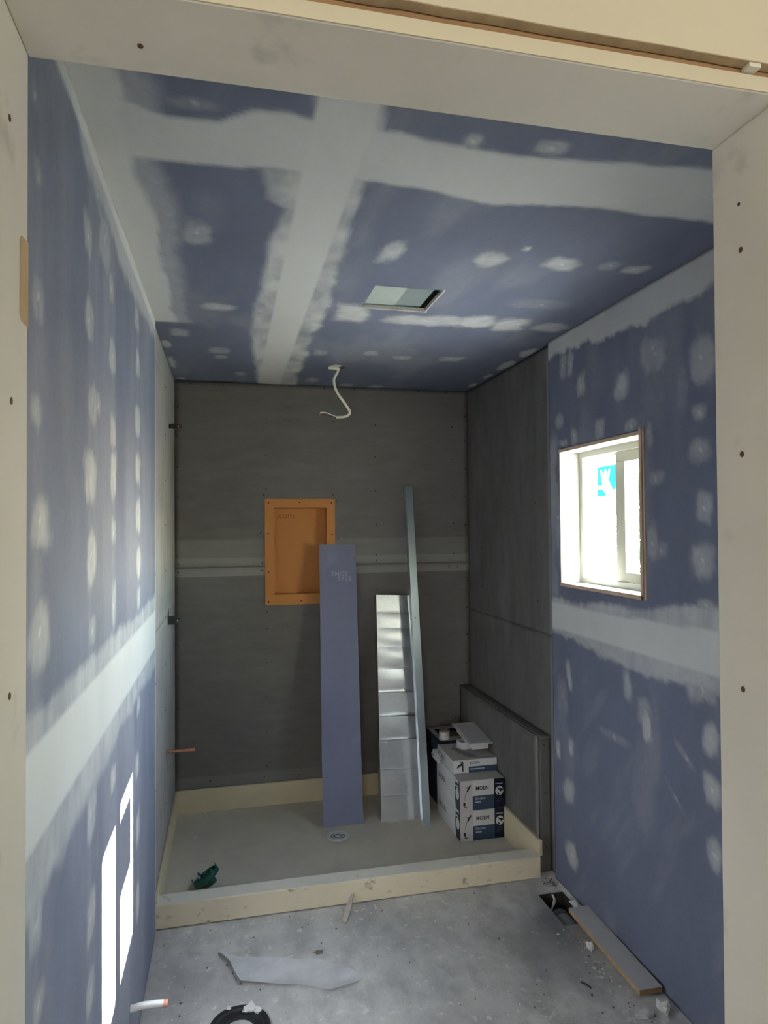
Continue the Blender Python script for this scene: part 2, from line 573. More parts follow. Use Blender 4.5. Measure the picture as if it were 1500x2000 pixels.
def sticker_mat(name, col):
    m = bpy.data.materials.new(name)
    m.use_nodes = True
    N, L = m.node_tree.nodes, m.node_tree.links
    N.remove(N['Principled BSDF'])
    d = N.new('ShaderNodeBsdfDiffuse')
    d.inputs[0].default_value = (*col, 1)
    t = N.new('ShaderNodeBsdfTranslucent')
    t.inputs[0].default_value = (*col, 1)
    x = N.new('ShaderNodeMixShader')
    x.inputs[0].default_value = 0.5
    L.new(d.outputs[0], x.inputs[1])
    L.new(t.outputs[0], x.inputs[2])
    L.new(x.outputs[0], N['Material Output'].inputs[0])
    return m
M_stick_w = sticker_mat('sticker_white', (0.75, 0.75, 0.75))
M_stick_b = sticker_mat('sticker_blue', (0.015, 0.14, 0.26))

M_soil = simple('outdoor_paving', (0.58, 0.56, 0.50), 0.9, vary=0.2, scale=3)
M_leaf = simple('leaf_green', (0.030, 0.052, 0.014), 0.6, vary=0.5, scale=2)
M_bark = simple('bark', (0.16, 0.11, 0.07), 0.9, vary=0.3, scale=10)
M_postpaint = simple('white_post_paint', (0.75, 0.74, 0.66), 0.5, vary=0.04)

# ================================================================= STRUCTURE
# ---- coat masks (joint compound on the blue board)
LEFT_SPOTS = [(1.118, 1.778, 0.041, 0.035, 0.55, 0), (1.14, 1.609, 0.068, 0.048, 0.7, 0), (1.138, 1.435, 0.056, 0.061, 0.6, 0.1), (1.123, 2.146, 0.029, 0.033, 0.4, 0), (1.125, 1.956, 0.035, 0.044, 0.5, 0), (1.102, 2.257, 0.028, 0.027, 0.3, 0), (1.12, 1.003, 0.04, 0.053, 0.6, 0), (1.135, 0.873, 0.042, 0.034, 0.6, 0), (1.503, 2.207, 0.044, 0.048, 0.55, 0), (1.52, 2.04, 0.05, 0.046, 0.6, 0), (1.548, 1.871, 0.06, 0.055, 0.55, 0), (1.619, 1.878, 0.04, 0.035, 0.5, 0), (1.532, 1.708, 0.069, 0.06, 0.75, 0), (1.544, 1.54, 0.052, 0.065, 0.75, 0), (1.551, 1.379, 0.052, 0.041, 0.5, 0), (1.541, 0.997, 0.051, 0.059, 0.7, 0), (1.542, 0.783, 0.051, 0.054, 0.6, 0), (1.543, 0.634, 0.051, 0.048, 0.6, 0), (1.798, 2.201, 0.039, 0.045, 0.6, 0), (1.813, 2.038, 0.048, 0.049, 0.75, 0), (1.821, 1.848, 0.049, 0.047, 0.8, 0), (1.829, 1.734, 0.049, 0.059, 0.8, 0), (1.829, 1.587, 0.041, 0.049, 0.7, 0), (1.83, 1.405, 0.04, 0.058, 0.7, 0), (1.83, 0.972, 0.049, 0.038, 0.8, 0), (2.279, 2.278, 0.052, 0.05, 0.6, 0), (2.304, 2.26, 0.053, 0.05, 0.5, 0), (2.304, 2.138, 0.052, 0.05, 0.7, 0), (2.303, 1.939, 0.066, 0.06, 0.8, 0), (2.315, 1.789, 0.066, 0.057, 0.85, 0), (2.314, 1.637, 0.067, 0.056, 0.85, 0), (2.326, 1.486, 0.054, 0.054, 0.8, 0), (2.326, 1.369, 0.053, 0.041, 0.7, 0), (2.324, 1.027, 0.046, 0.037, 0.8, 0), (2.285, 0.851, 0.051, 0.042, 0.8, 0), (2.297, 0.647, 0.051, 0.064, 0.8, 0), (2.296, 0.422, 0.051, 0.067, 0.8, 0), (1.703, 2.285, 0.087, 0.073, 0.5, 0), (1.605, 2.349, 0.05, 0.046, 0.4, 0)]
RIGHT_SPOTS = [(2.746, 2.065, 0.037, 0.031, 0.5, 0), (2.616, 1.979, 0.034, 0.048, 0.5, 0), (2.721, 1.959, 0.046, 0.018, 0.4, 0), (2.409, 1.974, 0.033, 0.041, 0.6, 0), (2.2, 1.961, 0.051, 0.026, 0.6, 0), (2.09, 1.918, 0.023, 0.054, 0.5, 0), (1.833, 1.947, 0.037, 0.026, 0.6, 0), (1.829, 1.832, 0.05, 0.045, 0.6, 0), (2.057, 1.755, 0.045, 0.024, 0.35, 0), (1.815, 1.65, 0.036, 0.05, 0.65, 0), (2.086, 1.534, 0.034, 0.075, 0.55, 0), (2.038, 1.508, 0.039, 0.031, 0.3, 0), (1.827, 1.485, 0.059, 0.061, 0.65, 0), (1.815, 1.342, 0.041, 0.02, 0.6, 0), (2.688, 0.935, 0.02, 0.067, 0.75, -0.25), (2.25, 1.008, 0.032, 0.057, 0.65, -0.25), (2.132, 1.065, 0.03, 0.011, 0.5, 0.3), (1.843, 1.077, 0.068, 0.045, 0.6, 0), (2.145, 0.928, 0.042, 0.054, 0.4, 0), (2.551, 2.177, 0.042, 0.06, 0.65, 0), (2.262, 2.117, 0.047, 0.065, 0.75, 0.3), (2.053, 2.19, 0.078, 0.074, 0.5, 0), (1.816, 2.114, 0.058, 0.076, 0.6, 0), (2.061, 2.21, 0.034, 0.025, 0.4, 0), (2.702, 2.298, 0.032, 0.058, 0.5, 0), (2.638, 2.29, 0.026, 0.062, 0.6, 0.2), (1.916, 2.055, 0.035, 0.1, 0.2, 0), (2.134, 0.886, 0.027, 0.054, 0.8, -0.15), (2.683, 0.636, 0.027, 0.048, 0.75, 0.1), (2.796, 0.59, 0.02, 0.042, 0.7, 0), (1.808, 0.938, 0.036, 0.054, 0.75, 0), (2.702, 0.443, 0.053, 0.054, 0.75, 0), (1.808, 0.779, 0.04, 0.053, 0.7, 0), (2.693, 0.168, 0.049, 0.058, 0.8, -0.2), (1.8, 0.589, 0.032, 0.053, 0.7, 0), (1.924, 0.842, 0.061, 0.013, 0.2, 0.6), (1.98, 0.689, 0.077, 0.01, 0.15, 0.7), (2.342, 0.783, 0.103, 0.016, 0.2, 0), (2.755, 0.839, 0.047, 0.091, 0.25, 0), (2.769, 1.634, 0.029, 0.206, 0.45, 0)]
CEIL_SPOTS = [(-0.061, 1.371, 0.059, 0.024, 0.3, 0), (-0.082, 1.977, 0.045, 0.086, 0.6, 0), (-0.035, 2.631, 0.073, 0.05, 0.8, 0), (0.494, 1.996, 0.04, 0.086, 0.85, 0), (0.81, 1.991, 0.061, 0.063, 0.75, 0.3), (1.06, 1.977, 0.069, 0.052, 0.8, 0.2), (1.312, 1.969, 0.043, 0.037, 0.75, 0), (0.892, 1.885, 0.012, 0.021, 0.7, 0), (0.477, 2.609, 0.071, 0.119, 1.0, 0), (0.79, 2.632, 0.19, 0.07, 0.85, 0), (1.0, 2.603, 0.085, 0.085, 0.95, 0), (1.167, 2.622, 0.076, 0.091, 0.9, 0), (1.343, 2.624, 0.078, 0.077, 0.8, 0.25), (0.527, 1.375, 0.024, 0.026, 0.6, 0), (0.706, 1.367, 0.036, 0.027, 0.6, 0), (0.918, 1.387, 0.017, 0.012, 0.6, 0), (0.436, 3.215, 0.038, 0.067, 0.5, 0), (0.682, 3.186, 0.039, 0.048, 0.6, 0), (0.851, 3.244, 0.055, 0.05, 0.6, 0), (-0.032, 3.278, 0.052, 0.058, 0.5, 0), (-0.033, 3.396, 0.034, 0.042, 0.5, 0), (1.1, 3.227, 0.066, 0.05, 0.5, 0), (1.087, 1.374, 0.021, 0.012, 0.5, 0), (1.175, 2.354, 0.135, 0.056, 0.15, 0), (-0.2, 3.01, 0.038, 0.057, 0.6, 0), (0.072, 3.749, 0.038, 0.063, 0.4, 0), (0.474, 3.829, 0.04, 0.068, 0.4, 0), (0.684, 3.931, 0.042, 0.058, 0.5, 0), (0.873, 3.94, 0.048, 0.059, 0.5, 0), (0.604, 1.525, 0.073, 0.047, 0.15, 0), (-0.151, 1.878, 0.027, 0.098, 0.3, 0), (1.215, 1.958, 0.033, 0.04, 0.3, 0)]

def mask_left(Y, Z):
    n = fbm(Y, Z, 5, 3, 11)
    n2 = fbm(Y, Z, 16, 9, 21)
    m = band(Z, 1.128 + 0.012 * n, 1.266 + 0.015 * n, 0.018, 0.02)
    thin = band(Z, 1.075 + 0.06 * n + 0.04 * n2 - 0.03 * sm(2.0, 1.0, Y), 1.31 + 0.05 * n + 0.03 * n2, 0.05, 0.03) * (0.55 + 0.5 * n2)
    m = np.maximum(m, thin)
    w = np.interp(Y, [1.0, 1.39, 1.43, 1.58, 1.77, 1.98, 2.3, 2.8, 3], [0.03, 0.02, 0.075, 0.11, 0.085, 0.13, 0.11, 0.07, 0.07])
    m = np.maximum(m, sm(-0.012, 0.012, Z - (ZC - 0.045 - 0.02 * n)))
    m = np.maximum(m, 0.6 * sm(-0.03, 0.03, Z - (ZC - w + 0.06 * n2)))
    m = np.maximum(m, 0.95 * sm(2.826, 2.842, Y + 0.012 * n2 + 0.01 * n))
    m = np.maximum(m, spots(Y, Z, LEFT_SPOTS, 100, (1.6, 0.4)))
    for c in (1.12, 1.53, 1.82, 2.31):
        m = np.maximum(m, 0.20 * np.exp(-((Y - c) / 0.045) ** 2) * (0.6 + 1.0 * (fbm(Y, Z, 16, 3, 61) + 0.3)))
    m = np.maximum(m, 0.05 + 0.14 * sm(-0.15, 0.25, fbm(Y, Z, 6, 1.5, 71)))
    return np.clip(m, 0, 1)

def mask_right(Y, Z):
    n = fbm(Y, Z, 5, 3, 12)
    n2 = fbm(Y, Z, 18, 12, 22)
    m = band(Z, 1.135 + 0.012 * n, 1.248 + 0.02 * sm(2.4, 1.7, Y), 0.012, 0.008)
    top = np.interp(Y, [1.7, 2.0, 2.3, 2.6, 2.85], [1.335, 1.305, 1.275, 1.262, 1.258])
    bot = np.interp(Y, [1.7, 2.0, 2.2, 2.4, 2.64, 2.85], [1.10, 1.075, 1.075, 1.09, 1.12, 1.12])
    thin = band(Z, bot + 0.05 * n2 + 0.03 * n, top + 0.03 * n2 + 0.02 * n, 0.02, 0.02) * (0.62 + 0.5 * n2 + 0.3 * n)
    m = np.maximum(m, thin)
    w = np.interp(Y, [1.7, 1.9, 2.13, 2.48, 2.8], [0.12, 0.12, 0.125, 0.095, 0.07])
    m = np.maximum(m, sm(-0.012, 0.006, Z - (ZC - w + 0.06 * n2 + 0.03 * n)) * (0.92 + 0.2 * n))
    m = np.maximum(m, spots(Y, Z, RIGHT_SPOTS, 300, (1, 0.6)))
    m = np.maximum(m, 0.08 * sm(0.02, 0.3, fbm(Y + 0.75 * Z, Z - 0.75 * Y, 14, 3, 72)) * sm(1.1, 0.9, Z))
    m = np.maximum(m, 0.13 * sm(0.0, 0.25, fbm(Y, Z, 5, 2, 73)))
    # rubbed strip between the window and the shower corner
    m = np.maximum(m, 0.5 * sm(2.765, 2.80, Y + 0.05 * n2) * band(Z, 1.3, 1.95, 0.05, 0.1) * (0.7 + n))
    return np.clip(m, 0, 1)

def mask_ceiling(X, Y):
    n = fbm(X, Y, 4, 3, 13)
    n2 = fbm(X, Y, 15, 9, 23)
    inside = sm(2.87, 2.845, Y + 0.01 * n2)
    edge = np.interp(Y, [1.2, 1.45, 1.65, 1.92, 2.26, 2.67, 2.83], [-0.185, -0.19, -0.205, -0.18, -0.205, -0.20, -0.19])
    m = (1 - sm(-0.018, 0.018, X - (edge + 0.035 * n2 + 0.03 * n))) * inside
    m = np.maximum(m, 0.45 * (1 - sm(-0.03, 0.03, X - (edge + 0.055 + 0.04 * n2))) * inside)
    # long joint running to the back wall
    core = band(X, 0.178 + 0.004 * n, 0.302, 0.008, 0.008)
    m = np.maximum(m, core)
    fl = np.interp(Y, [1.3, 1.38, 1.58, 1.74, 1.78, 2.0, 2.4, 2.7, 3.2, 3.6, 4], [0.185, 0.19, 0.10, 0.13, 0.175, 0.13, 0.13, 0.12, 0.125, 0.16, 0.185])
    fr = np.interp(Y, [1.3, 1.64, 2.05, 2.5, 3.15, 4.0], [0.303, 0.315, 0.335, 0.362, 0.362, 0.37])
    thin = band(X, fl + 0.03 * n2 + 0.03 * n, fr + 0.035 * n2 + 0.03 * n, 0.03, 0.03) * np.clip(0.7 + 0.9 * n2 + 0.5 * n, 0.25, 1)
    m = np.maximum(m, thin)
    # cross joint near the door
    t = np.interp(X, [-0.3, -0.19, -0.115, -0.012, 0.06, 0.175, 0.34, 0.49, 0.64, 1.13, 1.5], [1.40, 1.40, 1.437, 1.432, 1.375, 1.384, 1.39, 1.414, 1.424, 1.376, 1.376])
    b = np.interp(X, [-0.3, -0.19, -0.05, 0.1, 0.3, 0.52, 0.65, 0.86, 1.31, 1.5], [1.592, 1.592, 1.59, 1.575, 1.576, 1.60, 1.635, 1.591, 1.60, 1.6])
    m = np.maximum(m, band(Y, t + 0.02 * n2, b + 0.025 * n2, 0.025, 0.022) * (0.94 + 0.12 * n))
    m = np.maximum(m, spots(X, Y, CEIL_SPOTS, 500, (0.6, 1)))
    m = np.maximum(m, 0.13 * sm(0.0, 0.25, fbm(X, Y, 5, 2, 74)))
    # slivers of mud along the shower wall tops
    for (xx, yy, rx, ry) in ((1.43, 3.05, 0.03, 0.10), (1.43, 3.3, 0.03, 0.10), (1.43, 3.55, 0.025, 0.08), (1.43, 3.8, 0.02, 0.05), (-0.27, 3.2, 0.02, 0.06), (-0.27, 3.55, 0.015, 0.12), (-0.255, 3.93, 0.03, 0.03)):
        m = np.maximum(m, 0.75 * (1 - sm(0.6, 1.1, np.hypot((X - xx) / rx, (Y - yy) / ry) + 1.2 * n2)))
    return np.clip(m, 0, 1)

# ---- floor (the hole is cut by the pieces round it)
HX0, HX1, HY0, HY1 = 1.303, 1.428, 2.497, 2.752
floor = slab('floor', lambda u, v, d: (u, v, -d), axis_lines(-3.2, 3.4, 0.5, (HX0, HX1)), axis_lines(-3.6, 4.1, 0.5, (HY0, HY1)), 0.12, M_floor, [(HX0, HX1, HY0, HY1)])
struct(floor)
pit = MB()
pit.box(HX0 - 0.1, HX1 + 0.1, HY0 - 0.1, HY1 + 0.1, -0.16, -0.121)
pit.obj('pit_bottom', M_dirt, floor)
pit = MB()
pit.box(HX0 + 0.001, HX0 + 0.004, HY0 + 0.001, HY1 - 0.001, -0.120, -0.012)
pit.box(HX1 - 0.004, HX1 - 0.001, HY0 + 0.001, HY1 - 0.001, -0.120, -0.012)
pit.box(HX0 + 0.004, HX1 - 0.004, HY1 - 0.004, HY1 - 0.001, -0.120, -0.012)
pit.box(HX0 + 0.004, HX1 - 0.004, HY0 + 0.001, HY0 + 0.004, -0.120, -0.012)
pit.obj('pit_sides', M_pitsoil, floor)  # dark lining added inside the hole, covers the slab's pale edge

# ---- ceiling
VX0, VX1, VY0, VY1 = 0.505, 0.757, 2.284, 2.524
ceiling = slab('ceiling', lambda u, v, d: (u, v, ZC + d), axis_lines(XL - 0.02, XR + 0.03, 0.0115, (VX0, VX1)), axis_lines(YH1, YB + 0.02, 0.0115, (VY0, VY1)),
               0.013, M_ceil, [(VX0, VX1, VY0, VY1)], mask_ceiling)
struct(ceiling)

# ---- left wall: blue board up to the shower, cement board beyond
wall_left = slab('wall_left', lambda u, v, d: (XL - d, u, v), axis_lines(YH1, YF, 0.0115), axis_lines(0, ZC, 0.0115), 0.016, M_wall_l, (), mask_left)
struct(wall_left)
def cem_left(Y, Z):
    n = fbm(Y, Z, 6, 4, 41)
    m = 0.45 * band(Z, 1.135, 1.205, 0.01, 0.03) * (0.8 + n)
    m = np.maximum(m, 0.22 * sm(2.30, 2.315, Z))
    m = np.maximum(m, 0.16 * band(Z, 1.01, 1.135, 0.03, 0.001))
    m = np.maximum(m, 0.35 * sm(2.91, 2.86, Y))
    m = np.maximum(m, 0.20 * sm(0.05, 0.3, n))
    return m
bounds = (0.0, 1.166, ZC)
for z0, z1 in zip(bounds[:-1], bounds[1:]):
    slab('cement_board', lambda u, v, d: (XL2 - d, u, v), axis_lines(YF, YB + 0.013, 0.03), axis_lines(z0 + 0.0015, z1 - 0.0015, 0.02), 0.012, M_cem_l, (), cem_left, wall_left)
mb = MB().box(XL2 - 0.1, XL2 - 0.0125, YF, YB + 0.1, 0, ZC)
mb.obj('wall_backing', M_dirt, wall_left)

# ---- right wall with the window opening
wall_right = slab('wall_right', lambda u, v, d: (XR + d, u, v), axis_lines(YH1, YF - 0.0095, 0.0115, (WY0, WY1)), axis_lines(0, ZC, 0.0115, (WZ0, WZ1)),
                  0.17, M_wall_r, [(WY0, WY1, WZ0, WZ1)], mask_right)
struct(wall_right)
def cem_right(Y, Z):
    n = fbm(Y, Z, 6, 3, 42)
    m = 0.85 * sm(2.905, 2.885, Y)
    m = np.maximum(m, 0.10 * sm(3.0, 2.99, Y))
    m = np.maximum(m, 0.25 * band(Z, 1.075, 1.095, 0.015, 0.01) * sm(-0.1, 0.1, n))
    m = np.maximum(m, 0.22 * sm(0.08, 0.3, n))
    return m
for z0, z1 in ((0.0, 1.085), (1.085, ZC - 0.006)):
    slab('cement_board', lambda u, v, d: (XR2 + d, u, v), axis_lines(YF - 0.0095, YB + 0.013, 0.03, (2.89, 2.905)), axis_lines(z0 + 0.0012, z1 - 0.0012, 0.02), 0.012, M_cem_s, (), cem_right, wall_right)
mb = MB().box(XR2 + 0.0125, XR2 + 0.14, YF - 0.0095, YB + 0.1, 0, ZC)
mb.obj('wall_backing', M_dirt, wall_right)

# ---- back wall of the shower: two cement boards round the niche
NX0, NX1, NZ0, NZ1 = 0.262, 0.571, 1.208, 1.714
SEAM = 1.375
wall_back = slab('wall_back', lambda u, v, d: (u, v * 0 + YB + 0.0135 + d, v), axis_lines(XL2 - 0.1, XR2 + 0.14, 0.3, (NX0, NX1)), axis_lines(0, ZC, 0.3, (NZ0, NZ1)), 0.09, M_dirt, [(NX0, NX1, NZ0, NZ1)])
struct(wall_back)
def cem_back(X, Z):
    n = fbm(X, Z, 3, 20, 43)
    m = 0.62 * band(Z, SEAM - 0.051, SEAM + 0.051, 0.003, 0.003) * (0.95 + 0.25 * n)
    m = np.maximum(m, 0.30 * band(Z, SEAM + 0.051, SEAM + 0.150, 0.001, 0.012))
    m = np.maximum(m, 0.22 * sm(0.20, 0.193, Z))
    m = np.maximum(m, 0.08 * sm(0.06, 0.3, n))
    return m
for z0, z1 in ((0.120, SEAM - 0.002), (SEAM + 0.002, ZC - 0.004)):
    vs = axis_lines(z0, z1, 0.025, [q for q in (NZ0, NZ1, SEAM - 0.051, SEAM - 0.054, SEAM + 0.051, SEAM + 0.054, 0.193, 0.2, SEAM + 0.15, SEAM + 0.162) if z0 < q < z1])
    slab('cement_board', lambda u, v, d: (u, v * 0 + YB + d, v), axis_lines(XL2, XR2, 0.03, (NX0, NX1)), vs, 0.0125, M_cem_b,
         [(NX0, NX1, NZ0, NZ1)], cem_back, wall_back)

# screw heads, too small to pick apart: one joined part per wall
def dots(L, axis, pos, r, name, m, parent):
    q = MB()
    for a, b in L:
        rr = r * random.uniform(0.8, 1.2)
        pl = [(a + rr * math.cos(t), b + rr * math.sin(t)) for t in np.linspace(0, 2 * math.pi, 7)[:-1]]
        q.prism(pl, pos - 0.0012, pos + 0.0012, axis)
    o = q.obj(name, m, parent)
    o['kind'] = 'stuff'
    return o
J = lambda s=0.012: random.uniform(-s, s)
L = []
for z in np.arange(0.25, 2.42, 0.17):
    L += [(-0.275 + J(0.004), z + J()), (1.44 + J(0.004), z + J())]
for x in (0.216, 0.62, 0.87, 1.36):
    for z in np.arange(0.22, 2.4, 0.2):
        if not (0.19 < x < 0.64 and 1.12 < z < 1.79):
            L.append((x + J(0.004), z + J()))
for x in np.arange(-0.2, 1.4, 0.19):
    L.append((x + J(), 2.425 - 0.01 * abs(J()) * 10))
for x in (0.195, 0.87, 1.33, -0.27):
    L += [(x, SEAM + 0.022), (x + J(0.004), SEAM - 0.024)]
L += [(0.205, 1.79), (0.61, 1.79), (0.63, 1.75), (0.185, 1.57), (0.64, 1.53), (0.22, 1.11), (1.385, SEAM - 0.03), (0.2, 0.165), (-0.1, 0.17), (0.4, 0.16)]
dots(L, 'y', YB, 0.0042, 'screw_heads', M_dark, wall_back)
L = [(y + J(), z + J()) for y in (3.02, 3.33, 3.75) for z in np.arange(0.75, 2.35, 0.24)] + [(2.865 + J(0.003), z + J(0.03)) for z in np.arange(0.1, 2.4, 0.2)]
dots(L, 'x', XR2, 0.0042, 'screw_heads', M_dark, wall_right)
L = [(y + J(), z + J()) for y in (2.93, 3.4, 3.9) for z in np.arange(0.3, 2.35, 0.22)]
dots(L, 'x', XL2, 0.0035, 'screw_heads', M_dark, wall_left)

# ---- low boxed ledge along the right shower wall
LX, LY, LZ = 1.388, 2.905, 0.620
ledge = MB().box(LX + 0.013, XR2 - 0.001, LY + 0.013, YB - 0.001, 0.0, LZ - 0.013).obj('trim_1', M_dirt)
struct(ledge)
def cem_ledge(a, b):
    n = fbm(a, b, 6, 6, 44)
    return 0.22 * sm(0.0, 0.3, n)
slab('ledge_face', lambda u, v, d: (LX + d, u, v), axis_lines(LY + 0.0005, YB - 0.001, 0.03), axis_lines(0.0, LZ, 0.03), 0.0125, M_cem_s, (),
     lambda Y, Z: np.maximum(0.55 * sm(LY + 0.012, LY + 0.006, Y), cem_ledge(Y, Z)), ledge)
slab('ledge_top', lambda u, v, d: (v, u, LZ - d), axis_lines(LY, YB - 0.001, 0.03), axis_lines(LX + 0.014, XR2 - 0.003, 0.01), 0.0125, M_cem_s, (),
     lambda Y, X: np.maximum(0.40 * sm(0.1, 0, X - LX), cem_ledge(Y, X)), ledge)
slab('ledge_end', lambda u, v, d: (u, v * 0 + LY + d, v), axis_lines(LX + 0.014, XR2 - 0.004, 0.01), axis_lines(0.0, LZ - 0.014, 0.03), 0.0125, M_cem_s, (),
     lambda X, Z: 0.12 + cem_ledge(X, Z), ledge)
dots([(1.425, 0.58), (1.428, 0.36), (1.43, 0.11)], 'y', LY, 0.004, 'screw_heads', M_dark, ledge)

# ---- doorway wall (the camera looks through it)
wall_front = MB()
wall_front.box(-3.2, DL - 0.019, YH0 + 0.001, YH1 - 0.001, 0, ZC + 0.1)
wall_front.box(DR + 0.023, 3.4, YH0 + 0.001, YH1 - 0.001, 0, ZC + 0.1)
wall_front = wall_front.obj('wall_front', M_hall)
struct(wall_front)
wood = MB().box(DL - 0.019, DR + 0.023, YH0 + 0.002, YH1 - 0.001, ZH + 0.018, ZC + 0.1).obj('header_beam', M_rawwood, wall_front)
# hall side drywall with a ragged lower edge over the doorway
poly = [(-3.2, ZC + 0.1), (-3.2, 0.0), (DL - 0.075, 0.0), (DL - 0.075, 2.113)]
edge_z = []
x = DL - 0.07
while x < DR + 0.05:
    edge_z.append((x, 2.1140 + 0.0005 * math.sin(x * 31) + random.uniform(-0.0004, 0.0004) + (0.0012 if 0.15 < x < 0.21 else 0)))
    poly.append(edge_z[-1])
    x += 0.022
MB().prism([(a, b - 0.0006) for a, b in edge_z] + [(a, b + 0.0004) for a, b in edge_z[::-1]], 0.6296, YH0 - 0.0004, 'y').obj('raw_drywall_edge', simple('raw_drywall_edge', (0.40, 0.31, 0.20), 0.8, vary=0.25, scale=30), wall_front)
poly += [(DR + 0.075, 2.113), (DR + 0.075, 0.0), (3.4, 0.0), (3.4, ZC + 0.1)]
MB().prism(poly, 0.629, YH0, 'y').obj('hall_drywall', M_hall, wall_front)
MB().box(0.57, 0.585, 0.6305, YH0 + 0.001, 2.1085, 2.1135).obj('paper_scrap', M_jamb, wall_front)

door_1 = MB()
# jamb boards: the right one stands a little out of plumb
door_1.box(DL - 0.018, DL, YH0, YH1, 0, ZH + 0.018)
door_1 = door_1.obj('door_1', M_jamb, bevel=0.002)
struct(door_1)
def lean(z):
    return DR - 0.0085 + 0.0130 * z / ZH
rj = MB()
rj.add([(lean(z) + (0.018 if k else 0), y, z) for z in (0, ZH) for y in (YH0, YH1) for k in (0, 1)],
       [(0, 2, 3, 1), (4, 5, 7, 6), (0, 1, 5, 4), (2, 6, 7, 3), (0, 4, 6, 2), (1, 3, 7, 5)])
rj.obj('jamb_board', M_jamb, door_1, bevel=0.002)
MB().box(DL, DR + 0.022, YH0, YH1, ZH, ZH + 0.018).obj('head_board', M_jamb, door_1, bevel=0.002)
MB().box(DL, DR + 0.022, YH0 - 0.0015, YH0 + 0.0005, ZH + 0.0005, ZH + 0.0175).obj('board_edge', M_cream_edge, door_1)
def jamb_screw(axis, a, b, pos, m=M_rust, r=0.0035):
    pl = [(a + r * math.cos(t), b + r * 1.2 * math.sin(t)) for t in np.linspace(0, 2 * math.pi, 9)[:-1]]
    MB().prism(pl, pos - 0.0008, pos + 0.0008, axis).obj('screw', m, door_1)
for y, z in ((0.695, 1.988), (0.703, 1.72), (0.701, 1.441)):
    jamb_screw('x', y, z, DL, M_rust, 0.003)
for y, z in ((0.708, 1.937), (0.711, 1.683), (0.715, 1.393), (0.71, 1.995)):
    jamb_screw('x', y, z, lean(z), M_rust, 0.0032 if z < 1.99 else 0.002)
jamb_screw('z', -0.085, 0.714, ZH, M_rust, 0.003)
hinge = [(0.728, 1.812), (0.734, 1.806), (0.757, 1.806), (0.757, 1.894), (0.734, 1.892), (0.728, 1.886)]
MB().prism(hinge, DL - 0.004, DL + 0.0006, 'x').obj('hinge_mortise', M_palewood, door_1)

# ---- adjoining room behind the camera
hall = MB()
hall.box(-3.3, -3.2, -3.6, 0.7, 0, ZC + 0.1)
struct(hall.obj('wall_hall_left', M_hallw))
struct(MB().box(3.4, 3.5, -3.6, 0.7, 0, ZC + 0.1).obj('wall_hall_right', M_hallw))
struct(slab('wall_hall_rear', lambda u, v, d: (u, v * 0 - 3.5 - d, v), axis_lines(-3.2, 3.4, 0.8), axis_lines(0, ZC + 0.1, 0.6), 0.1, M_hallw))
struct(MB().box(-3.3, 3.5, -3.6, 0.7, ZC + 0.1, ZC + 0.2).obj('ceiling_hall', M_hallw))
# roof deck over the bathroom
struct(MB().box(-0.5, 1.7, YH1 - 0.1, 4.2, ZC + 0.2, ZC + 0.3).obj('ceiling_deck', M_dirt))
struct(MB().box(-0.45, XL - 0.0165, YH1, YF, 0, ZC + 0.25).obj('wall_left_backing', M_dirt))
# closes the loft space above the shower walls
q = MB()
q.box(1.615, 1.70, YH1, 4.2, ZC, ZC + 0.2)
q.box(-0.5, -0.45, YH1, 4.2, ZC, ZC + 0.2)
q.box(-0.45, 1.615, 4.07, 4.2, ZC, ZC + 0.2)
struct(q.obj('trim_2', M_dirt))

# ---- window
win = MB()
FX0, FX1 = 1.527, 1.600
fo = (2.128, 2.741, 1.331, 1.933)
fi = (2.160, 2.703, 1.368, 1.893)
def ring(mb, x0, x1, o, i):
    mb.box(x0, x1, o[0], o[1], o[2], i[2])
    mb.box(x0, x1, o[0], o[1], i[3], o[3])
    mb.box(x0, x1, o[0], i[0], i[2], i[3])
    mb.box(x0, x1, i[1], o[1], i[2], i[3])
    return mb
ring(win, FX0, FX0 + 0.012, fo, fi)
ring(win, FX0 + 0.012, FX1, fo, (2.15, 2.733, 1.352, 1.915))
win = win.obj('window_1', M_vinyl, bevel=0.0015)
struct(win)
# painted extension jambs with raw MDF edges
B = 1.434
liner = (2.129, 2.740, 1.332, 1.932)
lin_in = (2.142, 2.729, 1.344, 1.919)
for nm, bx in (('jamb_sill', (liner[0] - 0.001, liner[1], liner[2], lin_in[2])), ('jamb_head', (liner[0] - 0.001, liner[1], lin_in[3], liner[3])),
               ('jamb_side', (liner[0], lin_in[0], lin_in[2], lin_in[3])), ('jamb_side', (lin_in[1], liner[1], lin_in[2], lin_in[3]))):
    MB().box(B + 0.002, FX0, *bx).obj(nm, M_white, win)
MB().box(B - 0.001, B + 0.002, 2.1285, 2.741, lin_in[2] - 0.015, lin_in[2]).obj('raw_edge', M_wedge, win)
MB().box(B - 0.001, B + 0.002, 2.1415, 2.741, lin_in[3], lin_in[3] + 0.014).obj('raw_edge', M_wedge, win)
MB().box(B - 0.001, B + 0.002, 2.1275, 2.1415, lin_in[2] - 0.017, lin_in[3] + 0.026).obj('raw_edge', M_wedge, win)
MB().box(B - 0.001, B + 0.002, 2.7295, 2.736, lin_in[2], lin_in[3]).obj('raw_edge', M_wedge, win)
MB().box(B + 0.004, XR + 0.001, 2.118, 2.1270, lin_in[2] - 0.014, lin_in[3] + 0.024).obj('raw_edge', M_wedge, win)
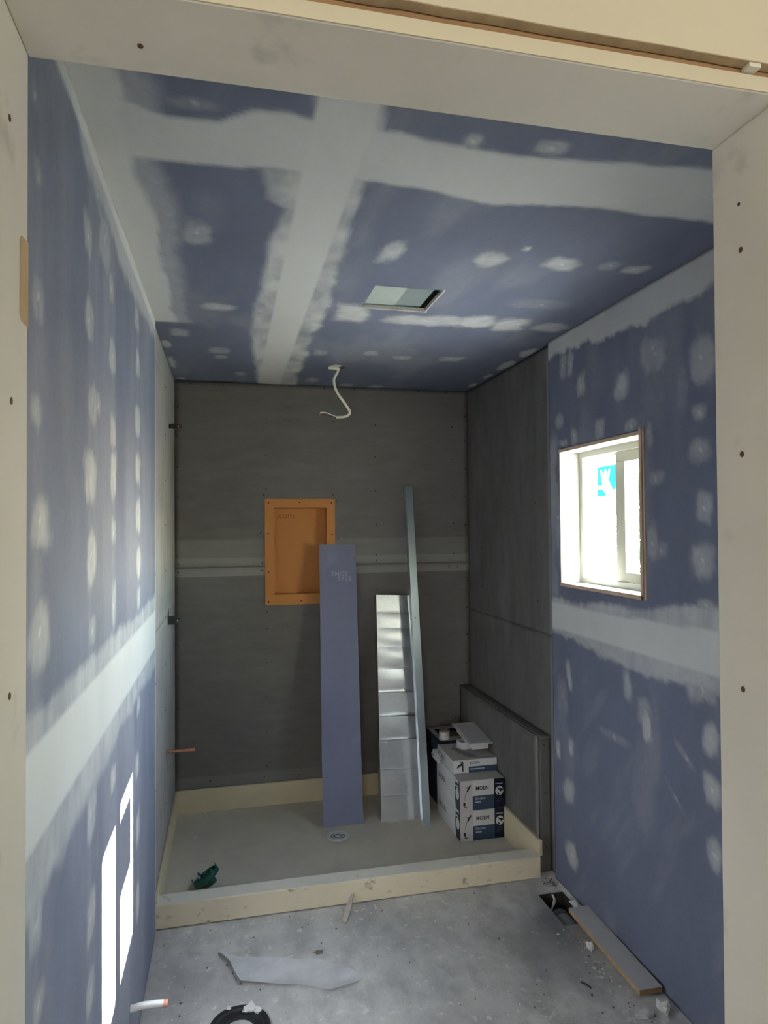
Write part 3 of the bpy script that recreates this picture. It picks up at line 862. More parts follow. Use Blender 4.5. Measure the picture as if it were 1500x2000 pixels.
# sliding sash (near) and fixed pane (far)
sash = ring(MB(), 1.5395, 1.5625, (2.162, 2.462, 1.366, 1.899), (2.192, 2.398, 1.404, 1.853))
sash = sash.obj('sash', M_vinyl, win, bevel=0.0015)
ring(MB(), 1.5375, 1.5395, (2.186, 2.404, 1.398, 1.859), (2.196, 2.394, 1.408, 1.849)).obj('glazing_bead', M_vinyl, sash)
MB().box(1.5495, 1.5525, 2.188, 2.402, 1.400, 1.857).obj('pane', M_glass, sash)
fixed = ring(MB(), 1.572, 1.592, (2.385, 2.732, 1.353, 1.914), (2.425, 2.712, 1.372, 1.892))
fixed = fixed.obj('fixed_sash', M_vinyl, win, bevel=0.0015)
MB().box(1.580, 1.583, 2.421, 2.716, 1.368, 1.896).obj('pane', M_glass, fixed)
# maker's sticker on the fixed pane (flat print on film)
stk = MB().box(1.5786, 1.5794, 2.462, 2.668, 1.640, 1.852).obj('sticker', M_stick_w, win)
sb = MB()
def tri(pts):
    sb.add([(1.5782, y, z) for y, z in pts], [tuple(range(len(pts)))])
tri([(2.664, 1.850), (2.464, 1.850), (2.464, 1.836), (2.664, 1.836)])
tri([(2.664, 1.836), (2.642, 1.836), (2.622, 1.768), (2.664, 1.768)])
tri([(2.562, 1.836), (2.464, 1.836), (2.464, 1.745), (2.545, 1.745), (2.575, 1.79)])
tri([(2.630, 1.836), (2.604, 1.836), (2.616, 1.806)])
tri([(2.596, 1.836), (2.572, 1.836), (2.584, 1.812)])
tri([(2.664, 1.752), (2.628, 1.752), (2.590, 1.722), (2.664, 1.722)])
sb.obj('sticker_print', M_stick_b, stk)
lines = MB()
for k in range(9):
    z = 1.632 - k * 0.0135
    lines.add([(1.5790, 2.602 - 0.004 * (k % 3), z), (1.5790, 2.56, z), (1.5790, 2.56, z - 0.0022), (1.5790, 2.602 - 0.004 * (k % 3), z - 0.0022)], [(0, 1, 2, 3)])
lines.obj('sticker_lines', M_inkgrey, stk)
def text(s, size, m, M, parent, name='lettering', bold=0.0, sx=1.0):
    c = bpy.data.curves.new(name, 'FONT')
    c.body = s
    c.size = size
    c.offset = bold
    c.extrude = 0.0002
    c.space_character = 1.05
    c.materials.append(m)
    o = bpy.data.objects.new(name, c)
    COL.objects.link(o)
    bpy.context.view_layer.update()
    me = bpy.data.meshes.new_from_object(o.evaluated_get(bpy.context.evaluated_depsgraph_get()))
    bpy.data.objects.remove(o, do_unlink=True)
    me.name = name
    o = bpy.data.objects.new(name, me)
    COL.objects.link(o)
    o.parent = parent
    o.matrix_local = M @ Matrix.Diagonal((sx, 1, 1, 1))
    return o
text('IEI.31', 0.045, M_inkgrey, Matrix(((0, 0, -1, 1.5788), (0, 1, 0, 2.505), (1, 0, 0, 1.495), (0, 0, 0, 1))), stk, 'lettering', 0.0003)

# ---- vent box above the ceiling opening and the cable hole
vent = MB().box(VX0 - 0.01, VX0 + 0.128, VY0 - 0.01, VY1 + 0.01, ZC + 0.0150, ZC + 0.0165)
vent = vent.obj('vent_housing', M_ventwood)
tag(vent, 'square opening in the blue ceiling with bare duct housing above', 'vent')
MB().box(VX0 + 0.126, VX1 - 0.022, VY0 - 0.01, VY1 + 0.01, ZC + 0.0168, ZC + 0.0185).obj('metal_plate', M_ventmetal, vent)
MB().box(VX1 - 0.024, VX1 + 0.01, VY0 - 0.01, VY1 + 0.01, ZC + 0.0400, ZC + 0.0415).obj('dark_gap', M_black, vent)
rim = MB()
for k in range(26):
    a = VX0 + (VX1 - VX0) * k / 25
    rim.box(a - 0.007, a + 0.007, VY1 - 0.004 - random.uniform(0, 0.003), VY1 + 0.003, ZC - 0.0015 - random.uniform(0, 0.001), ZC + 0.012)
for k in range(22):
    b = VY0 + (VY1 - VY0) * k / 21
    rim.box(VX1 - 0.003, VX1 + 0.003 + random.uniform(0, 0.003), b - 0.007, b + 0.007, ZC - 0.0012, ZC + 0.012)
ro = rim.obj('torn_paper_rim', M_gyp, vent)

# ================================================================= THINGS
# ---- shower pan
pan = thing('shower_pan', 'cream coated shower pan with raised curb on the concrete floor', 'shower pan', (0.55, 3.4, 0))
MI = Matrix.Translation((-0.55, -3.4, 0))
mb = MB()
# floor as a fan of quads so that the drain hole stays open
DX, DY, DRAD = 0.545, 3.465, 0.05
seg = 32
outer = []
for k in range(seg):
    a = 2 * math.pi * k / seg
    c, s = math.cos(a), math.sin(a)
    tx = ((LX - 0.003 - DX) if c > 0 else (XL2 + 0.012 - DX)) / c if abs(c) > 1e-6 else 1e9
    ty = ((YB - 0.014 - DY) if s > 0 else (2.93 - DY)) / s if abs(s) > 1e-6 else 1e9
    t = min(tx, ty)
    outer.append((DX + c * t, DY + s * t))
cor = [(LX - 0.003, YB - 0.014), (XL2 + 0.012, YB - 0.014), (XL2 + 0.012, 2.93), (LX - 0.003, 2.93)]
vs, fs = [], []
for k in range(seg):
    a = 2 * math.pi * k / seg
    vs.append((DX + DRAD * math.cos(a), DY + DRAD * math.sin(a), PZ))
    vs.append((*outer[k], PZ))
for k in range(seg):
    l = (k + 1) % seg
    p, q_ = outer[k], outer[l]
    extra = None
    for cc in cor:
        if (abs(p[0] - cc[0]) < 1e-6 and abs(q_[1] - cc[1]) < 1e-6) or (abs(p[1] - cc[1]) < 1e-6 and abs(q_[0] - cc[0]) < 1e-6):
            extra = cc
    if extra and not (abs(p[0] - q_[0]) < 1e-6 or abs(p[1] - q_[1]) < 1e-6):
        vs.append((*extra, PZ))
        fs.append((2 * k, 2 * k + 1, len(vs) - 1, 2 * l + 1, 2 * l))
    else:
        fs.append((2 * k, 2 * k + 1, 2 * l + 1, 2 * l))
mb.add(vs, fs, MI)
mb.obj('pan_floor', M_panfloor, pan)
CX1 = 1.376
MB().box(XL - 0.006, CX1, YF, YF + 0.082, 0.004, 0.0975, MI).obj('curb', M_pan, pan, bevel=0.004)
MB().box(XL - 0.004, CX1 - 0.002, YF + 0.003, YF + 0.0815, 0.0976, 0.0992, MI).obj('curb_top', M_pantop, pan)
MB().box(XL2 + 0.001, LX - 0.002, YB - 0.014, YB - 0.001, 0.0, 0.132, MI).obj('upstand', M_panin, pan, bevel=0.002)
MB().prism([(YF + 0.01, 0.0), (YB - 0.015, 0.0), (YB - 0.015, 0.132), (YF + 0.09, 0.128), (YF + 0.01, 0.112)], XL2 + 0.001, XL2 + 0.013, 'x', MI).obj('upstand', M_panin, pan, bevel=0.002)
MB().prism([(YF + 0.004, 0.1), (YF + 0.004, 0.168), (YB - 0.015, 0.15), (YB - 0.015, 0.0), (YF + 0.083, 0.0), (YF + 0.083, 0.1)], CX1 - 0.004, LX - 0.001, 'x', MI).obj('upstand', M_panin, pan, bevel=0.002)
dr = MB()
dr.lathe([(0.041, 0.008), (0.055, 0.008), (0.058, 0.0135), (0.055, 0.0165), (0.041, 0.0165)], 40, Matrix.Translation((DX - 0.55, DY - 3.4, 0)))
dr = dr.obj('drain', M_steelgrey, pan, smooth=True)
gr = MB()
T = Matrix.Translation((DX - 0.55, DY - 3.4, 0))
# grate: rings and spokes leave real openings
for r0, r1 in ((0.0375, 0.0415), (0.0242, 0.0268), (0.0, 0.010)):
    if r0:
        gr.lathe([(r0, 0.0125), (r1, 0.0125), (r1, 0.0155), (r0, 0.0155)], 36, T)
    else:
        gr.prism([(r1 * math.cos(t), r1 * math.sin(t)) for t in np.linspace(0, 2 * math.pi, 17)[:-1]], 0.0125, 0.0155, 'z', T)
for k in range(12):
    gr.box(0.0265, 0.0380, -0.0016, 0.0016, 0.0127, 0.0154, T @ Matrix.Rotation(2 * math.pi * k / 12, 4, 'Z'))
for k in range(6):
    gr.box(0.009, 0.0245, -0.0016, 0.0016, 0.0127, 0.0154, T @ Matrix.Rotation(2 * math.pi * (k + 0.3) / 6, 4, 'Z'))
gr.obj('grate', M_steelgrey, dr)
MB().lathe([(0.0005, 0.001), (0.048, 0.001), (0.048, 0.008), (0.046, 0.008), (0.046, 0.003), (0.001, 0.003)], 24, T).obj('drain_pipe', M_black, dr)

# ---- orange niche set in the back wall
niche = thing('shower_niche', 'orange foam shower niche set in the grey back wall', 'niche', (0.415, YB, 1.457))
MI = Matrix.Translation((-0.415, -YB, -1.457))
fl = MB()
o_, i_ = (0.210, 0.6195, 1.149, 1.766), (0.2635, 0.5695, 1.2095, 1.7125)
def ringy(mb, y0, y1, o, i, M):
    mb.box(o[0], o[1], y0, y1, o[2], i[2], M)
    mb.box(o[0], o[1], y0, y1, i[3], o[3], M)
    mb.box(o[0], i[0], y0, y1, i[2], i[3], M)
    mb.box(i[1], o[1], y0, y1, i[2], i[3], M)
    return mb
ringy(fl, YB - 0.0095, YB - 0.0003, o_, i_, MI).obj('flange', M_orange, niche)
bx = ringy(MB(), YB - 0.001, YB + 0.088, (NX0 + 0.0005, NX1 - 0.0005, NZ0 + 0.0005, NZ1 - 0.0005), i_, MI)
bx.obj('side_walls', M_orange, niche)
MB().box(NX0 + 0.001, NX1 - 0.001, YB + 0.076, YB + 0.090, NZ0 + 0.001, NZ1 - 0.001, MI).obj('niche_back', M_orange, niche)
for x, z in ((0.230, 1.743), (0.411, 1.746), (0.599, 1.743), (0.227, 1.564), (0.601, 1.557), (0.228, 1.342), (0.228, 1.170), (0.417, 1.169), (0.60, 1.17), (0.602, 1.35)):
    MB().prism([(x + 0.005 * math.cos(t), z + 0.005 * math.sin(t)) for t in np.linspace(0, 2 * math.pi, 9)[:-1]], YB - 0.0115, YB - 0.0092, 'y', MI).obj('screw', M_dark if abs(z - 1.342) > .01 else M_rust, niche)
M_brownink = simple('brown_ink', (0.36, 0.14, 0.03), 0.7, vary=0.05)
text('.com', 0.048, M_brownink, Matrix.Translation((-0.135, 0.0755, 0.198)) @ Matrix.Rotation(math.pi / 2, 4, 'X'), niche, 'lettering', 0.0006, 1.1)

# ---- leaning strip of blue drywall
P0 = Vector((0.487, 3.594, PZ + 0.0005))
P1 = Vector((0.523, 3.938, 1.500))
Mp = frame(P0, (1, 0.0, 0), P1 - P0)
strip = thing('drywall_strip', 'tall strip of blue drywall leaning on the back wall over the niche', 'drywall', M=Mp)
Ls = (P1 - P0).length
sp = MB()
n = 24
lft = [(random.uniform(-0.0012, 0.0012), Ls * k / n) for k in range(n + 1)]
rgt = [(0.216 - 0.002 * k / n + random.uniform(-0.001, 0.001), Ls * k / n) for k in range(n + 1)]
rgt[0] = (0.223, 0.0)
rgt[-1] = (0.215, Ls)
sp.prism(lft + rgt[::-1], 0.0006, 0.0009, 'y')
sp.prism(lft + rgt[::-1], -0.0006 + 0.0128, 0.0134, 'y')
core = MB().prism([(a + 0.0004, b + (0.0005 if b == 0 else 0)) for a, b in lft] + [(a - 0.0004, b) for a, b in rgt[::-1]], 0.0009, 0.0122, 'y')
core.obj('gypsum_core', M_gyp, strip)
sp.obj('paper_face', M_plank, strip)
M_chalk = simple('chalk_grey', (0.36, 0.36, 0.50), 0.9, vary=0.1)
for s_, a, b in (('EMC2', 0.066, 1.345), ('5423', 0.105, 1.318)):
    text(s_, 0.036, M_chalk, Matrix.Translation((a, 0.0003, b)) @ Matrix.Rotation(math.pi / 2, 4, 'X'), strip, 'lettering', 0.0004, 1.05)

# ---- folded galvanised duct length
P0 = Vector((0.800, 3.573, PZ + 0.003))
P1 = Vector((0.853, 3.900, 1.198))
Md = frame(P0, (1, 0.03, 0.02), P1 - P0)
duct = thing('sheet_metal_duct', 'flat galvanised sheet metal duct with cross creases leaning on the back wall', 'duct', M=Md)
Ld = (P1 - P0).length
Wd = 0.222
cuts = [0.0, 0.130, 0.265, 0.420, 0.545, 0.675, 0.805, 0.930, 1.040, 1.125]
cuts = [c * (Ld / 1.235) for c in cuts] + [Ld]
cuts = cuts[:9] + [cuts[9], Ld]
tl = [0.0, 0.004, -0.004, 0.006, -0.003, 0.008, 0.014, 0.010, 0.006, 0.0]
for k in range(len(cuts) - 1):
    a, b = cuts[k], cuts[k + 1]
    p = MB()
    o0 = 0.0
    lip = 0.008 if 0 < k else 0.0
    bulge = tl[k] * 0.55
    nx, nz = 8, 8
    g, fs = [], []
    zs = [a + 0.0006, a + lip] + [a + lip + (b - 0.0008 - a - lip) * j / nz for j in range(1, nz + 1)]
    for z in zs:
        for i in range(nx + 1):
            x = Wd * i / nx
            t = (z - a) / (b - a)
            y = -bulge * math.sin(math.pi * t) * math.sin(math.pi * (0.08 + 0.84 * i / nx))
            if lip and z < a + lip * 0.5:
                y -= 0.0045 if (k in (3, 4, 5) and 1 < i < 8) else 0.0012
            g.append((x, y, z))
    rows = len(zs)
    N0 = len(g)
    g += [(x, y + 0.0012, z) for x, y, z in g]
    for j in range(rows - 1):
        for i in range(nx):
            q0 = j * (nx + 1) + i
            f = (q0, q0 + 1, q0 + nx + 2, q0 + nx + 1)
            fs.append(f)
            fs.append(tuple(N0 + t for t in f[::-1]))
    p.add(g, fs)
    p.obj('panel', M_galv, duct, smooth=True)
MB().box(-0.0012, 0.0, 0.0005, 0.055, 0.0, Ld).box(0, 0.012, 0.054, 0.0552, 0.0, Ld).obj('side_flange', M_galv, duct)
MB().box(Wd, Wd + 0.0012, 0.0005, 0.055, 0.0, Ld).box(Wd - 0.012, Wd, 0.054, 0.0552, 0.0, Ld).obj('side_flange', M_galv, duct)

# ---- steel stud
P0 = Vector((1.004, 3.478, PZ + 0.0005))
P1 = Vector((1.044, 3.930, 1.845))
Mt = frame(P0, (1, 0.12, 0), P1 - P0)
stud = thing('steel_stud', 'tall narrow steel stud leaning across the right edge of the duct', 'stud', M=Mt)
Lt = (P1 - P0).length
st = MB()
Wt = 0.045
st.prism([(0, 0), (Wt, 0), (Wt, 0.030), (Wt - 0.007, 0.030), (Wt - 0.007, 0.0288), (Wt - 0.0014, 0.0288), (Wt - 0.0014, 0.0014), (0.0014, 0.0014), (0.0014, 0.0288), (0.007, 0.0288), (0.007, 0.03), (0, 0.03)], 0, Lt)
st.obj('channel', M_stud, stud, bevel=0.0004)
MB().box(Wt * 0.25, Wt + 0.0012, -0.0012, 0.0, 0.405, 0.413).box(Wt, Wt + 0.0012, -0.001, 0.026, 0.400, 0.418).obj('splice_tab', M_stud, stud)
MB().prism([(0.020 + 0.004 * math.cos(t), 1.10 + 0.004 * math.sin(t)) for t in np.linspace(0, 2 * math.pi, 9)[:-1]], -0.001, 0.0002, 'y').obj('screw_hole', M_dark, stud)

# ---- cartons
def bars(L, m, parent, name='small_print'):
    for x0, x1, z0, z1 in L:
        MB().box(x0, x1, -0.0010, -0.0002, z0, z1).obj(name, m, parent)

def big_carton(z, label, dx=0.0):
    W, D, H = 0.240, 0.385, 0.1495
    c = thing('carton', label, 'box', (1.137 + dx, 3.262, z), group='large faucet cartons')
    b = MB()
    # sides bulge a little
    k = 6
    g, fs = [], []
    for iz in range(k + 1):
        zz = H * iz / k
        s = math.sin(math.pi * iz / k)
        for ix, (px, py) in enumerate([(0, 0), (W * .5, 0), (W, 0), (W, D * .5), (W, D), (W * .5, D), (0, D), (0, D * .66), (0, D * .33)]):
            off = -0.010 * s if ix in (7, 8) else 0
            g.append((px + off, py, zz))
    m_ = 9
    for iz in range(k):
        for ix in range(m_):
            jx = (ix + 1) % m_
            fs.append((iz * m_ + ix, iz * m_ + jx, (iz + 1) * m_ + jx, (iz + 1) * m_ + ix))
    fs.append(tuple(range(m_))[::-1])
    fs.append(tuple(range(k * m_, (k + 1) * m_)))
    b.add(g, fs)
    b.obj('carton_body', M_cwhite, c)
    MB().box(0.002, W - 0.001, 0.001, D - 0.002, H, H + 0.0006).obj('lid_flap', M_ctop, c)
    # printed front, left to right: picture panel, white and blue panel, navy panel
    MB().box(0.0, 0.068, -0.0006, 0, 0, H).obj('picture_panel', M_cpale, c)
    MB().box(0.068, 0.184, -0.0006, 0, 0.072, H).obj('white_panel', M_cwhite, c)
    MB().box(0.068, 0.184, -0.0006, 0, 0, 0.072).obj('blue_panel', M_cblue, c)
    nv = MB().box(0.184, W, -0.0006, 0, 0, H).obj('navy_panel', M_cnavy, c)
    RX = Matrix.Rotation(math.pi / 2, 4, 'X')
    text('MOEN', 0.026, M_ink, Matrix.Translation((0.084, -0.0010, 0.101)) @ RX, c, 'lettering', 0.0006, 0.92)
    text('Sinclair', 0.0185, M_inklight, Matrix.Translation((0.081, -0.0010, 0.052)) @ RX, c, 'lettering', 0.0003)
    bars([(0.081, 0.113, 0.0375, 0.0435)], M_inklight, c)
    bars([(0.081, 0.107, 0.027, 0.0285)], M_inkdim, c)
    # faucet picture
    fp = MB()
    fp.prism([(0.036, 0.098), (0.041, 0.096), (0.060, 0.126), (0.053, 0.131), (0.046, 0.119), (0.034, 0.121), (0.034, 0.118), (0.042, 0.114), (0.037, 0.106)], -0.0010, -0.0002, 'y')
    fp.obj('faucet_picture', M_ink, c)
    fp = MB()
    fp.prism([(0.023 + 0.0065 * math.cos(t), 0.035 + 0.010 * math.sin(t)) for t in np.linspace(0, 2 * math.pi, 11)[:-1]], -0.0010, -0.0002, 'y')
    fp.obj('plug_picture', M_ink, c)
    fp = MB()
    fp.prism([(0.019, 0.017), (0.038, 0.014), (0.040, 0.018), (0.024, 0.021)], -0.0010, -0.0002, 'y')
    fp.obj('lever_picture', M_ink, c)
    sh = MB()
    sh.tube([(0.036, -0.0004, 0.098), (0.028, -0.0004, 0.075), (0.024, -0.0004, 0.05)], [0.0032, 0.0026, 0.0016], 6, None, 0.15)
    sh.obj('stream_picture', M_inkgrey, c)
    bars([(0.019, 0.034, 0.1195, 0.1205), (0.045, 0.062, 0.058, 0.0588)], M_inkgrey, c)
    MB().prism([(0.212 + 0.0215 * math.cos(t), 0.088 + 0.0235 * math.sin(t)) for t in np.linspace(0, 2 * math.pi, 25)[:-1]], -0.0011, -0.0005, 'y').obj('round_picture', M_cwhite, nv)
    rp = MB()
    rp.prism([(0.203, 0.1065), (0.210, 0.0985), (0.222, 0.0985), (0.233, 0.094), (0.232, 0.090), (0.224, 0.090), (0.222, 0.083), (0.217, 0.083), (0.214, 0.091), (0.206, 0.095), (0.200, 0.104)], -0.0015, -0.0009, 'y')
    rp.prism([(0.202, 0.079), (0.2075, 0.079), (0.212, 0.068), (0.204, 0.066)], -0.0015, -0.0009, 'y')
    rp.obj('round_print', M_cnavy, nv)
    bars([(0.190, 0.230, 0.1215, 0.1255)], M_inklight, nv)
    bars([(0.194, 0.226, 0.0555, 0.0565), (0.194, 0.226, 0.0465, 0.0475), (0.194, 0.226, 0.0380, 0.0390), (0.194, 0.214, 0.0310, 0.0320)], M_inkdim, nv)
    # left side: navy wrap-round with the other half of the picture, big lettering further back
    LM = Matrix(((0, 1, 0, 0), (-1, 0, 0, 0), (0, 0, 1, 0), (0, 0, 0, 1)))
    def side_x(t):
        return -0.010 * math.sin(math.pi * t)
    for nm, y0, y1, mm, z0, z1, lift in (('side_navy', 0.0, 0.062, M_cnavy, 0.0, H, 0.0008),):
        q = MB()
        g, fs = [], []
        for iz in range(7):
            zz = z0 + (z1 - z0) * iz / 6
            for yy in (y0, y1):
                w = min(1, yy / (D * 0.33))
                g.append((side_x(zz / H) * w - lift, yy, zz))
        for iz in range(6):
            fs.append((2 * iz, 2 * iz + 1, 2 * iz + 3, 2 * iz + 2))
        q.add(g, fs)
        q.obj(nm, mm, c)
    q = MB()
    for iz in range(1):
        cen = (0.030, 0.080)
        pts = [(side_x((cen[1] + 0.030 * math.sin(t)) / H) * (cen[0] + 0.022 * math.cos(t)) / (D * .33) - 0.0016, cen[0] + 0.022 * math.cos(t), cen[1] + 0.030 * math.sin(t)) for t in np.linspace(0, 2 * math.pi, 19)[:-1]]
        q.add(pts, [tuple(range(len(pts)))])
    q.obj('side_picture', M_cwhite, c)
    tm = Matrix(((0, 0, -1, -0.0112), (-1, 0, 0, 0.315), (0, 1, 0, 0.070), (0, 0, 0, 1)))
    text('MOEN', 0.040, M_inkgrey, tm, c, 'lettering', 0.0005)
    return c
big_carton(PZ + 0.0005, 'white faucet carton with navy panels, lower of the stacked pair on the pan')
big_carton(PZ + 0.151, 'white faucet carton with navy panels, directly under the flat spout carton', -0.0008)
TZ = PZ + 0.151 + 0.1505

sc = thing('flat_carton', 'flat white faucet carton with black spout picture under the tilted plastic cover', 'box', (1.1395, 3.372, TZ))
MB().box(0, 0.243, 0, 0.272, 0, 0.067).obj('carton_body', M_cwhite, sc, bevel=0.0015)
MB().box(0.001, 0.242, 0.001, 0.271, 0.0670, 0.0676).obj('lid_flap', M_ctop, sc)
MB().box(0.085, 0.2425, -0.0006, 0, 0.0, 0.030).obj('blue_panel', M_cblue, sc)
RX = Matrix.Rotation(math.pi / 2, 4, 'X')
text('MOEN', 0.019, M_inkgrey, Matrix.Translation((0.091, -0.0010, 0.042)) @ RX, sc, 'lettering', 0.0003)
bars([(0.093, 0.172, 0.0145, 0.0205)], M_inklight, sc)
fp = MB()
fp.prism([(0.046, 0.008), (0.060, 0.008), (0.056, 0.014), (0.055, 0.064), (0.036, 0.066), (0.036, 0.062), (0.047, 0.060), (0.047, 0.044), (0.034, 0.042), (0.025, 0.030), (0.020, 0.031), (0.026, 0.046), (0.034, 0.050), (0.0475, 0.05), (0.0485, 0.014)], -0.0010, -0.0002, 'y')
fp.v = [(a, b, c * 0.90) for a, b, c in fp.v]
fp.obj('spout_picture', M_ink, sc)
bars([(0.018, 0.080, 0.0630, 0.0637)], M_inkgrey, sc)
q = MB()
q.prism([(0.050, 0.190), (0.075, 0.215), (0.140, 0.060), (0.150, 0.030), (0.100, 0.034), (0.070, 0.10)], 0.0676, 0.0680)
q.obj('lid_picture', M_inkgrey, sc)
MB().box(0.118, 0.225, 0.014, 0.022, 0.0676, 0.0680).obj('lid_print', M_inkgrey, sc)
text('MOEN', 0.030, M_inkgrey, Matrix(((0, 0, -1, -0.0004), (-1, 0, 0, 0.235), (0, 1, 0, 0.022), (0, 0, 0, 1))), sc, 'lettering', 0.0004)

nc = thing('navy_carton', 'tall dark navy open carton standing behind the white cartons', 'box', (1.163, 3.666, PZ + 0.0005))
b = MB()
W, D, H = 0.205, 0.268, 0.381
b.box(0, W, 0, 0.002, 0, H).box(0, W, D - 0.002, D, 0, H).box(0, 0.002, 0, D, 0, H).box(W - 0.002, W, 0, D, 0, H).box(0, W, 0, D, 0, 0.002)
b.obj('carton_body', M_cnavy, nc)
MB().box(0.0, 0.030, 0.0, D, H, H + 0.0012).box(W - 0.03, W, 0.0, D, H, H + 0.0012).box(0.03, W - 0.03, 0, 0.06, H, H + 0.0012).box(0.03, W - 0.03, D - 0.05, D, H, H + 0.0012).obj('top_flaps', M_ctop, nc)
MB().box(0.003, W - 0.003, 0.003, D - 0.003, 0.345, 0.347).obj('carton_insert', M_kraft, nc)
MB().box(-0.0008, -0.0001, 0.006, 0.17, 0.300, 0.368).obj('blue_side_panel', M_cblue, nc)

# ---- clear bag squeezed beside the cartons
bag = thing('plastic_bag', 'crumpled clear plastic bag tucked between the stacked cartons', 'bag', (1.132, 3.575, TZ + 0.016))
bm = bmesh.new()
bmesh.ops.create_uvsphere(bm, u_segments=22, v_segments=14, radius=1.0)
for v in bm.verts:
    c = v.co
    n_ = 0.22 * math.sin(7 * c.x + 3 * c.z) * math.cos(9 * c.y + 2 * c.x) + 0.12 * math.sin(17 * c.z + 8 * c.y)
    v.co = Vector((c.x * 0.019 * (1 + n_), c.y * 0.070 * (1 + 0.5 * n_), (c.z * 0.030 - 0.12 * abs(c.y * 0.07)) * (1 + n_)))
me = bpy.data.meshes.new('bag_film')
bm.to_mesh(me)
bm.free()
me.materials.append(M_bag)
bo = bpy.data.objects.new('bag_film', me)
COL.objects.link(bo)
bo.parent = bag
bo.location = (-0.018, 0, 0.02)

# ---- white ring, tape roll and tilted cover on top of the cartons
FT = TZ + 0.0683
NT = PZ + 0.0005 + 0.3824
wr = MB().lathe([(0.030, 0), (0.042, 0), (0.042, 0.0375), (0.030, 0.0375)], 32)
wr = wr.obj('plastic_ring', M_wplastic, None, smooth=True, bevel=0.002)
wr.location = (1.268, 3.565, FT)
tag(wr, 'short white plastic ring under the edge of the tilted cover', 'ring')
tape = thing('tape_roll', 'small white labelled roll with brown top on the navy carton', 'tape roll', (1.200, 3.702, NT))
MB().lathe([(0.016, 0.0), (0.030, 0.0), (0.030, 0.040), (0.016, 0.040)], 32).obj('roll', M_cwhite, tape, smooth=True)
MB().lathe([(0.015, 0.040), (0.0302, 0.040), (0.0302, 0.048), (0.015, 0.048)], 32).obj('brown_rim', simple('brown_rim', (0.33, 0.23, 0.19), 0.7), tape, smooth=True)
q = MB()
for a, w, z0, z1 in ((-1.72, 0.05, 0.012, 0.030), (-1.15, 0.04, 0.018, 0.034)):
    g = []
    for t in (a - w, a + w):
        for z in (z0, z1):
            g.append((0.0305 * math.cos(t), 0.0305 * math.sin(t), z))
    q.add(g, [(0, 2, 3, 1)])
q.obj('label_marks', M_inkgrey, tape)
# cover: front rests on the flat carton, back rests on the ring
cA = Vector((1.258, 3.425, FT + 0.0300))
Mc = frame(cA, (1, -0.03, 0.0), Vector((0, -0.065, 1)))
cover = thing('plastic_cover', 'white rectangular plastic cover lying tilted on top of the cartons', 'cover', M=Mc)
MB().box(0.004, 0.098, 0.000, 0.270, 0.0, 0.026).obj('cover_base', M_wplastic, cover, bevel=0.002)
pl = MB().box(-0.010, 0.124, 0.000, 0.318, 0.026, 0.032).obj('cover_plate', M_wplastic, cover, bevel=0.0015)
q = ringz = MB()
for bx in ((0.004, 0.110, 0.012, 0.0145), (0.004, 0.110, 0.301, 0.3035), (0.004, 0.0065, 0.012, 0.3035), (0.1075, 0.110, 0.012, 0.3035)):
    q.box(*bx, 0.032, 0.0332)
q.obj('raised_border', M_wplastic, cover)

# ---- stub pipes and brackets on the left wall
cp = thing('copper_stub', 'bare copper pipe stub sticking out of the left shower wall', 'pipe', (XL2, 3.41, 0.529))
MB().tube([(0.0, 0, 0), (0.07, 0, 0.0), (0.132, 0, 0.0)], 0.0075, 14).obj('pipe', M_copper, cp, smooth=True)
MB().tube([(0.112, 0, 0), (0.1325, 0, 0.0)], 0.0088, 14).obj('end_cap', M_copper, cp, smooth=True)
wp = thing('white_pipe_stub', 'white supply pipe stub with copper ring low on the left wall', 'pipe', (XL, 2.13, 0.190))
MB().tube([(0, 0, 0), (0.03, 0.0, 0.004), (0.07, 0, 0.0035), (0.104, 0, 0.001)], 0.0098, 16).obj('pipe', M_pex, wp, smooth=True)
MB().tube([(0.093, 0, 0.0018), (0.105, 0, 0.001)], 0.0112, 16).obj('crimp_ring', M_crimp, wp, smooth=True)
MB().tube([(0.105, 0, 0.001), (0.1056, 0, 0.001)], 0.0065, 12).obj('pipe_bore', M_dark, wp)
ub = thing('upper_valve_bracket', 'small dark fitting high in the corner of the left shower wall', 'bracket', (XL2, 3.60, 2.121))
MB().box(0.0, 0.020, -0.012, 0.012, -0.011, 0.011).obj('bracket_root', M_black, ub, bevel=0.001)
MB().box(0.020, 0.044, -0.010, 0.010, -0.0135, 0.0135).obj('bracket_body', M_black, ub, bevel=0.001)
MB().box(0.044, 0.064, -0.010, 0.010, -0.011, 0.011).obj('bracket_tip', M_rust, ub, bevel=0.001)
MB().tube([(0.046, -0.0105, 0.0), (0.046, -0.0115, 0.0)], 0.004, 8).obj('screw', M_steelgrey, ub)
lb = thing('lower_valve_bracket', 'square black fitting at mid height on the left shower wall', 'bracket', (XL2, 3.52, 1.143))
MB().box(0.0, 0.044, -0.018, 0.018, -0.020, 0.019).obj('bracket_body', M_black, lb, bevel=0.002)
MB().box(0.006, 0.034, -0.0195, -0.0178, -0.012, 0.012).obj('bracket_panel', M_dark, lb)
MB().tube([(0.044, -0.008, -0.002), (0.050, -0.008, -0.002)], 0.004, 8).obj('screw', M_steelgrey, lb)
MB().tube([(0.004, -0.006, 0.018), (0.003, -0.006, 0.062)], 0.0012, 6).obj('wire', M_dark, lb)

